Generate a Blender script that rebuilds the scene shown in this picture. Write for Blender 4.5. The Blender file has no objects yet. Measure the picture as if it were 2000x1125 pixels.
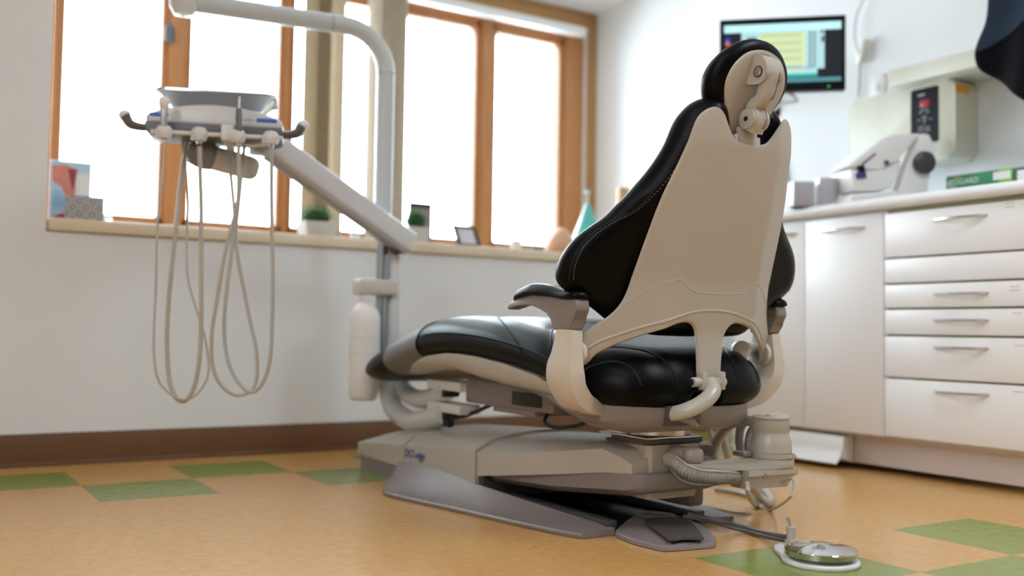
import bpy, bmesh, math, random
import numpy as np
from mathutils import Vector, Matrix, geometry
random.seed(4)
S = bpy.context.scene
COL = S.collection

# ------------------------------------------------------------------ camera
F = 1929.39                                   # focal length in pixels of the 2000 px wide frame
CH = 0.457                                    # camera height above the floor
yaw, pit, rol = [math.radians(a) for a in (32.0412, 2.5164, 0.8857)]
fw = Vector((math.sin(yaw)*math.cos(pit), math.cos(yaw)*math.cos(pit), math.sin(pit)))
r0 = Vector((math.cos(yaw), -math.sin(yaw), 0)); u0 = r0.cross(fw)
rt = r0*math.cos(rol)+u0*math.sin(rol); up = rt.cross(fw)
cam = bpy.data.cameras.new('camera'); cam.lens = F*36/2000; cam.sensor_width = 36
cam.clip_start = .05; cam.clip_end = 200
cam.dof.use_dof = True; cam.dof.focus_distance = 2.13; cam.dof.aperture_fstop = 1.6
co = bpy.data.objects.new('camera', cam); COL.objects.link(co); S.camera = co
M = Matrix.Identity(4)
for i in range(3):
    M[i][0] = rt[i]; M[i][1] = up[i]; M[i][2] = -fw[i]
M.translation = (0, 0, CH)
co.matrix_world = M

# ------------------------------------------------------------------ world, lights, exposure
W = bpy.data.worlds.new('overcast'); S.world = W; W.use_nodes = True
bg = W.node_tree.nodes['Background']; bg.inputs[0].default_value = (.82, .92, 1, 1); bg.inputs[1].default_value = 14.0
S.view_settings.view_transform = 'Standard'; S.view_settings.look = 'None'
S.view_settings.gamma = 1; S.view_settings.use_curve_mapping = False
S.view_settings.exposure = 0.32
S.cycles.max_bounces = 10; S.cycles.diffuse_bounces = 5; S.cycles.glossy_bounces = 4
S.cycles.transparent_max_bounces = 12; S.cycles.sample_clamp_indirect = 8

C = 1.54                                      # x of the chair's middle plane
YW, YG, XR, ZC = 3.52, 4.60, 3.42, 2.31       # knee wall, window plane, right wall, ceiling
XF = 2.80                                     # cabinet fronts

# ------------------------------------------------------------------ points seen through the lens
def ray(px, py): return fw + rt*((px-1000)/F) - up*((py-562.5)/F)
O3 = Vector((0, 0, CH))
def aX(px, py, X): d = ray(px, py); return O3 + d*(X/d.x)
def aY(px, py, Y): d = ray(px, py); return O3 + d*(Y/d.y)
def aZ(px, py, Z): d = ray(px, py); return O3 + d*((Z-CH)/d.z)
def aD(px, py, D): return O3 + ray(px, py)*D

# ------------------------------------------------------------------ materials
def mat(name, col, rough=.5, metal=0, spec=.5, noise=0, nscale=20, bump=0, bscale=200, coat=0, emit=None, es=1, trans=0, sheen=0):
    m = bpy.data.materials.new(name); m.use_nodes = True
    nt = m.node_tree; b = nt.nodes['Principled BSDF']
    b.inputs['Base Color'].default_value = (*col, 1); b.inputs['Roughness'].default_value = rough
    b.inputs['Metallic'].default_value = metal; b.inputs['Specular IOR Level'].default_value = spec
    b.inputs['Coat Weight'].default_value = coat; b.inputs['Transmission Weight'].default_value = trans
    if emit: b.inputs['Emission Color'].default_value = (*emit, 1); b.inputs['Emission Strength'].default_value = es
    tc = nt.nodes.new('ShaderNodeTexCoord')
    if noise:
        n = nt.nodes.new('ShaderNodeTexNoise'); n.inputs['Scale'].default_value = nscale; n.inputs['Detail'].default_value = 5
        nt.links.new(tc.outputs['Object'], n.inputs['Vector'])
        mx = nt.nodes.new('ShaderNodeMix'); mx.data_type = 'RGBA'
        mx.inputs[6].default_value = (*[c*(1-noise) for c in col], 1); mx.inputs[7].default_value = (*[min(1, c*(1+noise)) for c in col], 1)
        nt.links.new(n.outputs['Fac'], mx.inputs[0]); nt.links.new(mx.outputs[2], b.inputs['Base Color'])
    if bump:
        n2 = nt.nodes.new('ShaderNodeTexNoise'); n2.inputs['Scale'].default_value = bscale; n2.inputs['Detail'].default_value = 4
        nt.links.new(tc.outputs['Object'], n2.inputs['Vector'])
        bp = nt.nodes.new('ShaderNodeBump'); bp.inputs['Strength'].default_value = bump; bp.inputs['Distance'].default_value = .002
        nt.links.new(n2.outputs['Fac'], bp.inputs['Height']); nt.links.new(bp.outputs['Normal'], b.inputs['Normal'])
    return m
def srgb(*c): return tuple(((v/255)/12.92 if v/255 <= .04045 else ((v/255+.055)/1.055)**2.4) for v in c)

MW = mat('wall_paint', (.80, .825, .845), .7, noise=.02, nscale=3, bump=.15, bscale=120)
MCEIL = mat('ceiling_paint', (.8, .81, .83), .8, noise=.02, nscale=3)
MSILL = mat('sill_laminate', (.76, .65, .49), .45, noise=.03, nscale=8)
MBASE = mat('rubber_baseboard', (.15, .075, .036), .42, noise=.12, nscale=9)
MCAB = mat('white_melamine', (.86, .855, .86), .32, noise=.01, nscale=5)
MGAP = mat('cabinet_edge', (.30, .29, .12), .5)
MCT = mat('worktop_laminate', (.82, .82, .82), .28, noise=.02, nscale=30)
MCHROME = mat('brushed_steel', (.62, .60, .56), .22, 1, noise=.03, nscale=80)
MSHELL = mat('cream_plastic', (.45, .42, .365), .26, noise=.015, nscale=10, bump=.06, bscale=700)
MPOST = mat('gloss_cream_plastic', (.62, .57, .49), .24, noise=.015, nscale=10)
MGREY = mat('taupe_grey_plastic', (.235, .205, .20), .36, noise=.03, nscale=14, bump=.15, bscale=900)
MDGREY = mat('dark_grey_plastic', (.07, .068, .072), .4, noise=.05, nscale=14, bump=.15, bscale=900)
MBLACK = mat('black_vinyl', (.0015, .0015, .002), .35, spec=.13, noise=.2, nscale=8, bump=.15, bscale=420)
MSEAM = mat('black_stitching', (.006, .006, .007), .5, spec=.2)
MSTITCH = mat('pale_thread', (.25, .25, .26), .7)
MCOVER = mat('grey_foot_cover', (.17, .16, .17), .42, noise=.05, nscale=14)
MRUB = mat('black_rubber', (.012, .012, .013), .5, noise=.1)
MBLK = mat('black_plastic', (.007, .008, .012), .35, spec=.15, noise=.1)
MLEV = mat('mauve_grey_plastic', (.33, .27, .26), .28, noise=.02)
MHOSE = mat('grey_beige_hose', (.46, .43, .38), .34, noise=.03)
MRIB = mat('ribbed_hose', (.33, .33, .28), .42, noise=.05)
MDHOSE = mat('dark_grey_hose', (.11, .10, .10), .42, noise=.05)
MPOLE = mat('pale_painted_steel', (.55, .585, .60), .26, noise=.015)
MSTEEL = mat('steel_tube', (.34, .37, .40), .25, .75, noise=.03)
MDEL = mat('white_grey_plastic', (.66, .66, .66), .3, noise=.01)
MDELG = mat('slate_grey_plastic', (.13, .13, .145), .4, noise=.03)
MTRAY = mat('polished_steel', (.62, .65, .68), .17, 1, noise=.02)
MINST = mat('satin_nickel', (.42, .42, .45), .3, .9, noise=.02)
MMIR = mat('mirror_chrome', (.58, .58, .60), .07, 1)
MWHT = mat('white_plastic', (.80, .80, .80), .35, noise=.01)
MBOT = mat('white_bottle_plastic', (.84, .82, .80), .3, noise=.01)
MBLUE = mat('blue_membrane', (.03, .12, .55), .35, noise=.1)
MXR = mat('ivory_enamel', (.66, .66, .55), .4, noise=.01)
MGREEN = mat('glove_box_green', (.03, .26, .12), .4, noise=.35, nscale=12)
MGREEND = mat('glove_box_teal', (.0, .16, .12), .4, noise=.05)
MLIME = mat('glove_box_lime', (.22, .48, .04), .4, noise=.1)
MPAPER = mat('printed_white', (.8, .8, .8), .6, noise=.01)
MPURP = mat('purple_rubber', (.05, .02, .2), .4, noise=.1)
MORNG = mat('orange_label', (.75, .33, .02), .5, noise=.1)
MLEAF = mat('plant_leaf', (.06, .24, .05), .5, noise=.5, nscale=25)
MPOT = mat('plant_pot', (.60, .58, .54), .4, noise=.02)
MTEAL = mat('teal_ceramic', (.10, .50, .46), .35, noise=.05)
MBEIGE = mat('salmon_ceramic', (.72, .42, .26), .5, noise=.12, nscale=20)
MAPRON = mat('black_apron_cloth', (.003, .003, .005), .8, spec=.1, noise=.2, nscale=10, bump=.3, bscale=300)
MAPRONB = mat('slate_blue_apron_cloth', (.022, .036, .058), .8, spec=.1, noise=.2, nscale=10, bump=.3, bscale=300)
def blind_mat(name, col, k):
    m = mat(name, col, .8, noise=.12, nscale=40); nt = m.node_tree; b = nt.nodes['Principled BSDF']; out = nt.nodes['Material Output']
    tr = nt.nodes.new('ShaderNodeBsdfTranslucent'); tr.inputs[0].default_value = (*[min(1, c*1.5) for c in col], 1); x = nt.nodes.new('ShaderNodeMixShader'); x.inputs[0].default_value = k
    nt.links.new(b.outputs[0], x.inputs[1]); nt.links.new(tr.outputs[0], x.inputs[2]); nt.links.new(x.outputs[0], out.inputs[0]); return m
MBLIND = blind_mat('brown_blind_fabric', (.36, .27, .16), .12)
MBLIND2 = blind_mat('pale_blind_fabric', (.55, .49, .40), .25)
MFRM = mat('black_frame', (.012, .02, .02), .35)

def wood(name, col, dark, axis='Z'):
    m = bpy.data.materials.new(name); m.use_nodes = True; nt = m.node_tree; b = nt.nodes['Principled BSDF']
    tc = nt.nodes.new('ShaderNodeTexCoord'); mp = nt.nodes.new('ShaderNodeMapping')
    mp.inputs['Scale'].default_value = {'Z': (26, 26, 1.4), 'X': (1.4, 26, 26)}[axis]
    n = nt.nodes.new('ShaderNodeTexNoise'); n.inputs['Scale'].default_value = 2; n.inputs['Detail'].default_value = 6; n.inputs['Distortion'].default_value = .6
    mx = nt.nodes.new('ShaderNodeMix'); mx.data_type = 'RGBA'; mx.inputs[6].default_value = (*dark, 1); mx.inputs[7].default_value = (*col, 1)
    nt.links.new(tc.outputs['Object'], mp.inputs[0]); nt.links.new(mp.outputs[0], n.inputs['Vector'])
    nt.links.new(n.outputs['Fac'], mx.inputs[0]); nt.links.new(mx.outputs[2], b.inputs['Base Color'])
    b.inputs['Roughness'].default_value = .38
    return m
MWOOD = wood('fir_window_wood', (.56, .25, .09), (.34, .135, .045))
MWOODX = wood('fir_window_wood_horizontal', (.56, .25, .09), (.34, .135, .045), 'X')
MTRIM = wood('fir_casing', (.50, .27, .10), (.33, .17, .06))
MTRIMX = wood('fir_casing_horizontal', (.50, .27, .10), (.33, .17, .06), 'X')
MBLOCK = wood('wood_block', (.62, .40, .20), (.5, .3, .14))

def glass_mat():
    m = bpy.data.materials.new('window_glass'); m.use_nodes = True; nt = m.node_tree
    for n in list(nt.nodes):
        if n.type != 'OUTPUT_MATERIAL': nt.nodes.remove(n)
    out = [n for n in nt.nodes][0]
    t = nt.nodes.new('ShaderNodeBsdfTransparent'); t.inputs[0].default_value = (.95, .97, .97, 1)
    g = nt.nodes.new('ShaderNodeBsdfGlossy'); g.inputs['Roughness'].default_value = .02
    f = nt.nodes.new('ShaderNodeFresnel'); f.inputs[0].default_value = 1.3
    x = nt.nodes.new('ShaderNodeMixShader')
    nt.links.new(f.outputs[0], x.inputs[0]); nt.links.new(t.outputs[0], x.inputs[1]); nt.links.new(g.outputs[0], x.inputs[2])
    nt.links.new(x.outputs[0], out.inputs[0])
    return m
MGLASS = glass_mat()

def floor_mat():
    m = bpy.data.materials.new('linoleum_tiles'); m.use_nodes = True; nt = m.node_tree; b = nt.nodes['Principled BSDF']
    L = nt.links.new
    def math_(op, a, c=None, d=None):
        n = nt.nodes.new('ShaderNodeMath'); n.operation = op
        for i, v in enumerate((a, c, d)):
            if v is None: continue
            if isinstance(v, (int, float)): n.inputs[i].default_value = v
            else: L(v, n.inputs[i])
        return n.outputs[0]
    g = nt.nodes.new('ShaderNodeNewGeometry'); sp = nt.nodes.new('ShaderNodeSeparateXYZ'); L(g.outputs['Position'], sp.inputs[0])
    u = math_('DIVIDE', math_('SUBTRACT', sp.outputs[0], .471), .3115)
    v = math_('DIVIDE', math_('SUBTRACT', sp.outputs[1], 1.225), .3036)
    iu = math_('FLOOR', u); iv = math_('FLOOR', v)
    tot = None
    for (i, j) in [(0, 5), (1, 6), (-1, 6), (2, 5), (3, 6), (5, 0), (3, 0), (4, -1), (8, 6), (6, -1), (7, 5), (-3, 3), (-2, 0)]:
        a = math_('MULTIPLY', math_('COMPARE', iu, i, .2), math_('COMPARE', iv, j, .2))
        tot = a if tot is None else math_('ADD', tot, a)
    # mottled marbling, stretched along the sheet
    mp = nt.nodes.new('ShaderNodeMapping'); mp.inputs['Scale'].default_value = (16, 20, 1); L(g.outputs['Position'], mp.inputs[0])
    n = nt.nodes.new('ShaderNodeTexNoise'); n.inputs['Scale'].default_value = 2.2; n.inputs['Detail'].default_value = 8; n.inputs['Roughness'].default_value = .72; L(mp.outputs[0], n.inputs['Vector'])
    def ramp(c0, c1):
        r = nt.nodes.new('ShaderNodeMix'); r.data_type = 'RGBA'; r.inputs[6].default_value = (*c0, 1); r.inputs[7].default_value = (*c1, 1)
        mr = nt.nodes.new('ShaderNodeMapRange'); mr.inputs[1].default_value = .35; mr.inputs[2].default_value = .65; L(n.outputs['Fac'], mr.inputs[0]); L(mr.outputs[0], r.inputs[0]); return r.outputs[2]
    tan = ramp((.55, .302, .098), (.66, .368, .126)); grn = ramp((.20, .255, .048), (.245, .31, .066))
    mx = nt.nodes.new('ShaderNodeMix'); mx.data_type = 'RGBA'; L(tot, mx.inputs[0]); L(tan, mx.inputs[6]); L(grn, mx.inputs[7])
    # dark specks
    vo = nt.nodes.new('ShaderNodeTexNoise'); vo.inputs['Scale'].default_value = 42; vo.inputs['Detail'].default_value = 2; L(g.outputs['Position'], vo.inputs['Vector'])
    mr = nt.nodes.new('ShaderNodeMapRange'); mr.inputs[1].default_value = .72; mr.inputs[2].default_value = .78; mr.inputs[4].default_value = .45; L(vo.outputs['Fac'], mr.inputs[0])
    # hairline joints
    fu = math_('FRACT', u); fv = math_('FRACT', v)
    e = math_('MAXIMUM', math_('LESS_THAN', fu, .004), math_('LESS_THAN', fv, .004))
    j = math_('MAXIMUM', math_('MULTIPLY', e, .35), mr.outputs[0])
    mx2 = nt.nodes.new('ShaderNodeMix'); mx2.data_type = 'RGBA'; L(j, mx2.inputs[0]); L(mx.outputs[2], mx2.inputs[6]); mx2.inputs[7].default_value = (.16, .09, .04, 1)
    L(mx2.outputs[2], b.inputs['Base Color'])
    b.inputs['Roughness'].default_value = .22; b.inputs['Specular IOR Level'].default_value = .5
    bp = nt.nodes.new('ShaderNodeBump'); bp.inputs['Strength'].default_value = .05; bp.inputs['Distance'].default_value = .002
    L(n.outputs['Fac'], bp.inputs['Height']); L(bp.outputs['Normal'], b.inputs['Normal'])
    return m
MFLOOR = floor_mat()

# ------------------------------------------------------------------ objects
WM = {}
def finish(bm, ang=38):
    bmesh.ops.remove_doubles(bm, verts=bm.verts, dist=1e-6)
    bmesh.ops.recalc_face_normals(bm, faces=bm.faces)
    th = math.radians(ang)
    for f in bm.faces: f.smooth = True
    for e in bm.edges:
        if len(e.link_faces) == 2:
            try: e.smooth = e.calc_face_angle() < th
            except Exception: pass
def thing(name, label, cat, loc=(0, 0, 0), group=None, rz=0, rot=None):
    o = bpy.data.objects.new(name, None); COL.objects.link(o); o.empty_display_size = .05
    o.location = loc
    o.rotation_euler = rot if rot else (0, 0, rz)
    WM[o.name] = Matrix.Translation(Vector(loc)) @ o.rotation_euler.to_matrix().to_4x4()
    o['label'] = label; o['category'] = cat
    if group: o['group'] = group
    return o
def part(name, bm, m, parent, label=None, ang=38, local=False):
    """bm in world coordinates (or in the parent's with local=True)"""
    if not isinstance(bm, bmesh.types.BMesh): bm = join(bm)
    if not local:
        bmesh.ops.transform(bm, matrix=WM[parent.name].inverted(), verts=bm.verts)
    finish(bm, ang)
    me = bpy.data.meshes.new(name); bm.to_mesh(me); bm.free()
    for mm in (m if isinstance(m, (list, tuple)) else [m]): me.materials.append(mm)
    o = bpy.data.objects.new(name, me); COL.objects.link(o); o.parent = parent
    WM[o.name] = WM[parent.name].copy()
    if label: o['label'] = label
    return o
def solo(name, bm, m, label=None, cat=None, group=None, kind=None, ang=38, base=None):
    if not isinstance(bm, bmesh.types.BMesh): bm = join(bm)
    lo = Vector([min(v.co[i] for v in bm.verts) for i in range(3)]); hi = Vector([max(v.co[i] for v in bm.verts) for i in range(3)])
    loc = Vector(base) if base else Vector(((lo.x+hi.x)/2, (lo.y+hi.y)/2, lo.z))
    bmesh.ops.translate(bm, vec=-loc, verts=bm.verts); finish(bm, ang)
    me = bpy.data.meshes.new(name); bm.to_mesh(me); bm.free()
    for mm in (m if isinstance(m, (list, tuple)) else [m]): me.materials.append(mm)
    o = bpy.data.objects.new(name, me); COL.objects.link(o); o.location = loc
    WM[o.name] = Matrix.Translation(loc)
    if label: o['label'] = label; o['category'] = cat
    if group: o['group'] = group
    if kind: o['kind'] = kind
    return o
def struct(name, bm, m): return solo(name, bm, m, kind='structure')
def join(l):
    bm = bmesh.new()
    for b in l:
        me = bpy.data.meshes.new('tmp'); b.to_mesh(me); b.free(); bm.from_mesh(me); bpy.data.meshes.remove(me)
    return bm
def copy_thing(o, loc, label, rz=None):
    c = o.copy(); COL.objects.link(c); c.location = loc; c['label'] = label
    if rz is not None: c.rotation_euler.z = rz
    for ch in list(o.children):
        d = ch.copy(); COL.objects.link(d); d.parent = c
        for g in list(ch.children):
            e = g.copy(); COL.objects.link(e); e.parent = d
    return c

# ------------------------------------------------------------------ shapes
def box(a, b, bev=0, seg=2):
    bm = bmesh.new(); bmesh.ops.create_cube(bm, size=1)
    a, b = Vector(a), Vector(b)
    for v in bm.verts: v.co = Vector([(a[i]+b[i])/2 + v.co[i]*abs(b[i]-a[i]) for i in range(3)])
    if bev: bmesh.ops.bevel(bm, geom=bm.edges[:], offset=bev, segments=seg, profile=.5, affect='EDGES')
    return bm
def xf(bm, m): bmesh.ops.transform(bm, matrix=m, verts=bm.verts); return bm
def move(bm, v): bmesh.ops.translate(bm, vec=Vector(v), verts=bm.verts); return bm
def frame(o, x, y):
    """matrix from origin, x direction, rough y direction"""
    x = Vector(x).normalized(); z = x.cross(Vector(y)).normalized(); y = z.cross(x)
    m = Matrix.Identity(4)
    for i in range(3): m[i][0] = x[i]; m[i][1] = y[i]; m[i][2] = z[i]
    m.translation = Vector(o); return m
def ring_loft(rings, caps=True, closed=True):
    bm = bmesh.new(); R = [[bm.verts.new(Vector(p)) for p in r] for r in rings]
    n = len(R[0])
    for a, b in zip(R, R[1:]):
        for i in range(n if closed else n-1):
            j = (i+1) % n
            try: bm.faces.new((a[i], a[j], b[j], b[i]))
            except ValueError: pass
    if caps:
        bm.faces.new(R[0][::-1]); bm.faces.new(R[-1])
    return bm
def cat_rom(pts, n=8, closed=False):
    P = [Vector(p) for p in pts]; N = len(P); out = []
    rng = range(N if closed else N-1)
    for i in rng:
        p0 = P[(i-1) % N] if closed or i > 0 else P[0]*2-P[1]
        p1 = P[i]; p2 = P[(i+1) % N]
        p3 = P[(i+2) % N] if closed or i+2 < N else P[-1]*2-P[-2]
        # centripetal-ish blend
        for k in range(n):
            t = k/n
            out.append(.5*((2*p1)+(p2-p0)*t+(2*p0-5*p1+4*p2-p3)*t*t+(3*p1-p0-3*p2+p3)*t**3))
    if not closed: out.append(P[-1].copy())
    return out
def tube(pts, r, n=12, sm=8, caps=True, closed=False, flat=1, upv=None, ribs=None):
    P = cat_rom(pts, sm) if sm else [Vector(p) for p in pts]
    if ribs:                                   # corrugation: resample to ring spacing
        L = [0]
        for a, b in zip(P, P[1:]): L.append(L[-1]+(b-a).length)
        m = int(L[-1]/ribs*4); Q = []
        for k in range(m+1):
            s = L[-1]*k/m; i = max(1, next((q for q in range(1, len(L)) if L[q] >= s-1e-9), len(L)-1))
            f = (s-L[i-1])/max(1e-9, L[i]-L[i-1]); Q.append(P[i-1].lerp(P[i], f))
        P = Q
    N = len(P); rings = []; prev = Vector(upv) if upv else None
    for i in range(N):
        t = (P[min(i+1, N-1)]-P[max(i-1, 0)]).normalized()
        if prev is None: prev = Vector((0, 0, 1)) if abs(t.z) < .9 else Vector((1, 0, 0))
        u = (prev-t*prev.dot(t)).normalized(); v = t.cross(u); prev = u
        rr = r if not callable(r) else r(i/(N-1))
        if isinstance(r, (list, tuple)):
            q = i/(N-1)*(len(r)-1); k = min(int(q), len(r)-2); rr = r[k]+(r[k+1]-r[k])*(q-k)
        if ribs: rr = rr*(1.0 if i % 4 in (0, 1) else .84)
        rings.append([P[i]+u*(rr*math.cos(2*math.pi*k/n))+v*(rr*flat*math.sin(2*math.pi*k/n)) for k in range(n)])
    return ring_loft(rings, caps)
def cyl(a, b, r, n=32, bev=0, r2=None):
    a, b = Vector(a), Vector(b); d = (b-a); L = d.length; d.normalize(); r2 = r if r2 is None else r2
    if bev: st = [(0, r-bev), (bev*.3, r-bev*.3), (bev, r), (L-bev, r2), (L-bev*.3, r2-bev*.3), (L, r2-bev)]
    else: st = [(0, r), (L, r2)]
    return lathe(st, a, d, n)
def lathe(st, o=(0, 0, 0), ax=(0, 0, 1), n=32):
    o = Vector(o); ax = Vector(ax).normalized(); u = ax.orthogonal().normalized(); v = ax.cross(u)
    return ring_loft([[o+ax*h+(u*math.cos(2*math.pi*k/n)+v*math.sin(2*math.pi*k/n))*max(r, 1e-4) for k in range(n)] for h, r in st])
def prism(pts2, m, d, bev=0, seg=2):
    """outline in local xy of matrix m, extruded from z=0 to z=d"""
    bm = bmesh.new(); a = [bm.verts.new((p[0], p[1], 0)) for p in pts2]; b = [bm.verts.new((p[0], p[1], d)) for p in pts2]
    n = len(a); bm.faces.new(a[::-1]); bm.faces.new(b)
    for i in range(n): bm.faces.new((a[i], a[(i+1) % n], b[(i+1) % n], b[i]))
    if bev: bmesh.ops.bevel(bm, geom=bm.edges[:], offset=bev, segments=seg, profile=.5, affect='EDGES')
    return xf(bm, m)
def rrect(w, h, r, n=5):
    out = []
    for cx, cy, a0 in ((w/2-r, h/2-r, 0), (-w/2+r, h/2-r, 90), (-w/2+r, -h/2+r, 180), (w/2-r, -h/2+r, 270)):
        for k in range(n+1):
            a = math.radians(a0+90*k/n); out.append((cx+r*math.cos(a), cy+r*math.sin(a)))
    return out
def even(pts, step, closed=True):
    P = [Vector((p[0], p[1], 0)) for p in pts]
    if closed: P.append(P[0])
    L = [0]
    for a, b in zip(P, P[1:]): L.append(L[-1]+(b-a).length)
    m = max(8, int(L[-1]/step)); out = []; i = 1
    for k in range(m):
        s = L[-1]*k/m
        while L[i] < s: i += 1
        f = (s-L[i-1])/max(1e-9, L[i]-L[i-1]); q = P[i-1].lerp(P[i], f); out.append((q.x, q.y))
    return out
def slab(outline, Mf, tb, tf, R, step=.012, smooth=True, rsteps=4, holes=()):
    """puffed sheet: outline in (u,v); Mf(u,v,t) maps to space; rim rounded over R"""
    loops = []
    for ol in [outline]+list(holes):
        o = [(p.x, p.y) for p in cat_rom([(a[0], a[1], 0) for a in ol], 10, True)] if smooth else ol
        loops.append(even(o, min(step, max(R, .004)*1.1)))
    A = []; B = []
    for lp in loops:
        a = np.array(lp); A.append(a); B.append(np.roll(a, -1, 0))
    A = np.vstack(A); B = np.vstack(B); D = B-A; LL = (D**2).sum(1)
    def dist(Q):
        out = np.empty(len(Q))
        for s in range(0, len(Q), 400):
            q = Q[s:s+400, None, :]; t = np.clip(((q-A)*D).sum(2)/LL, 0, 1)
            out[s:s+400] = np.sqrt(((q-A-D*t[..., None])**2).sum(2)).min(1)
        return out
    def inside(Q):
        res = np.zeros(len(Q), bool)
        for s in range(0, len(Q), 400):
            x = Q[s:s+400, 0][:, None]; y = Q[s:s+400, 1][:, None]
            c = ((A[:, 1] > y) != (B[:, 1] > y)) & (x < (B[:, 0]-A[:, 0])*(y-A[:, 1])/(B[:, 1]-A[:, 1]+1e-15)+A[:, 0])
            res[s:s+400] = c.sum(1) % 2 == 1
        return res
    mn = A.min(0); mx = A.max(0)
    gx, gy = np.meshgrid(np.arange(mn[0], mx[0], step), np.arange(mn[1], mx[1], step*.87))
    gx = gx+(np.arange(gx.shape[0]) % 2)[:, None]*step/2
    G = np.stack([gx.ravel(), gy.ravel()], 1); G = G[inside(G)]; G = G[dist(G) > R+step*.55]
    extra = [G]
    for k in range(1, rsteps+1):
        d = R*(1-math.cos(math.pi/2*k/rsteps)) if R > .01 else R*k/rsteps
        pts = []
        for li, lp in enumerate(loops):
            a = np.array(lp); t = np.roll(a, -1, 0)-np.roll(a, 1, 0); t /= np.linalg.norm(t, axis=1)[:, None]+1e-12
            nn = np.stack([-t[:, 1], t[:, 0]], 1)
            for sg in (1, -1): pts.append(a+nn*sg*d)
        Q = np.vstack(pts); Q = Q[inside(Q)]; dq = dist(Q); Q = Q[(dq > d*.93)]
        extra.append(Q)
    V = [Vector((float(a), float(b))) for lp in loops for a, b in lp]; nb = len(V)
    edges = []; s = 0
    for lp in loops:
        n = len(lp); edges += [(s+i, s+(i+1) % n) for i in range(n)]; s += n
    V += [Vector((float(a), float(b))) for a, b in np.vstack(extra)]
    vo, eo, fo, ov, oe, of = geometry.delaunay_2d_cdt(V, edges, [], 0, 1e-5)
    Q = np.array([(v.x, v.y) for v in vo]); dd = dist(Q)
    cen = np.array([Q[list(f)].mean(0) for f in fo]); keep = inside(cen)
    kk = np.sqrt(np.clip(1-(1-np.minimum(dd/R, 1))**2, 0, 1)); rim = dd < 1e-5
    bm = bmesh.new(); a = []; b = []
    for (u, v), k, rm in zip(Q, kk, rim):
        p = bm.verts.new(Mf(u, v, -tb*k)); a.append(p)
        b.append(p if rm else bm.verts.new(Mf(u, v, tf*k)))
    for f, kp in zip(fo, keep):
        if not kp: continue
        for vs in ([a[i] for i in f][::-1], [b[i] for i in f]):
            try: bm.faces.new(vs)
            except ValueError: pass
    for v in [v for v in bm.verts if not v.link_faces]: bm.verts.remove(v)
    return bm
def lerp(z, zs, vs): return float(np.interp(z, zs, vs))
def text(name, body, size, m4, m, parent, depth=.0006, align='CENTER', shear=0):
    cu = bpy.data.curves.new(name, 'FONT'); cu.body = body; cu.size = size; cu.extrude = depth; cu.align_x = align; cu.align_y = 'CENTER'; cu.shear = shear
    t = bpy.data.objects.new('tmp', cu); COL.objects.link(t)
    bpy.context.view_layer.update()
    me = bpy.data.meshes.new_from_object(t.evaluated_get(bpy.context.evaluated_depsgraph_get()))
    bpy.data.objects.remove(t); bpy.data.curves.remove(cu)
    bm = bmesh.new(); bm.from_mesh(me); bpy.data.meshes.remove(me)
    xf(bm, m4)
    return part(name, bm, m, parent)
# ================================================================== the room
X0, Y0 = -2.6, -3.4
struct('floor', box((X0, Y0, -.05), (XR, YW+.02, 0)), MFLOOR)
struct('ceiling', box((X0, Y0, ZC), (XR+.1, YG+.2, ZC+.05)), MCEIL)
XJ = aY(98, 230, YW).x                                             # left corner of the window bay
struct('wall_right', box((XR, Y0, 0), (XR+.1, YG+.2, ZC)), MW)
struct('wall_left', box((X0-.1, Y0, 0), (X0, YW, ZC)), MW)
struct('wall_rear', box((X0, Y0-.1, 0), (XR, Y0, ZC)), mat('rear_wall_bounce_cut', (.20, .19, .18), .7, noise=.03, nscale=3))  # unseen wall coloured dark to cut bounce light onto the chair back
struct('wall_back', box((X0-.1, YW, 0), (XJ, YG+.2, ZC)), MW)       # beside the bay
struct('wall_knee', box((XJ, YW, 0), (XR, YG+.2, .76)), MW)         # under the sill
struct('baseboard_back', [box((X0, YW-.006, .01), (XR, YW, .105), .002), box((X0, YW-.016, 0), (XR, YW, .012), .004)], MBASE)
zs0 = aY(92, 448.5, YW-.02).z; zs1 = aY(92, 423, YW-.02).z
struct('trim_1', box((XJ+.005, YW-.02, zs0), (XR, YG-.02, zs1), .006), MSILL)
SZ = zs1
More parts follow.
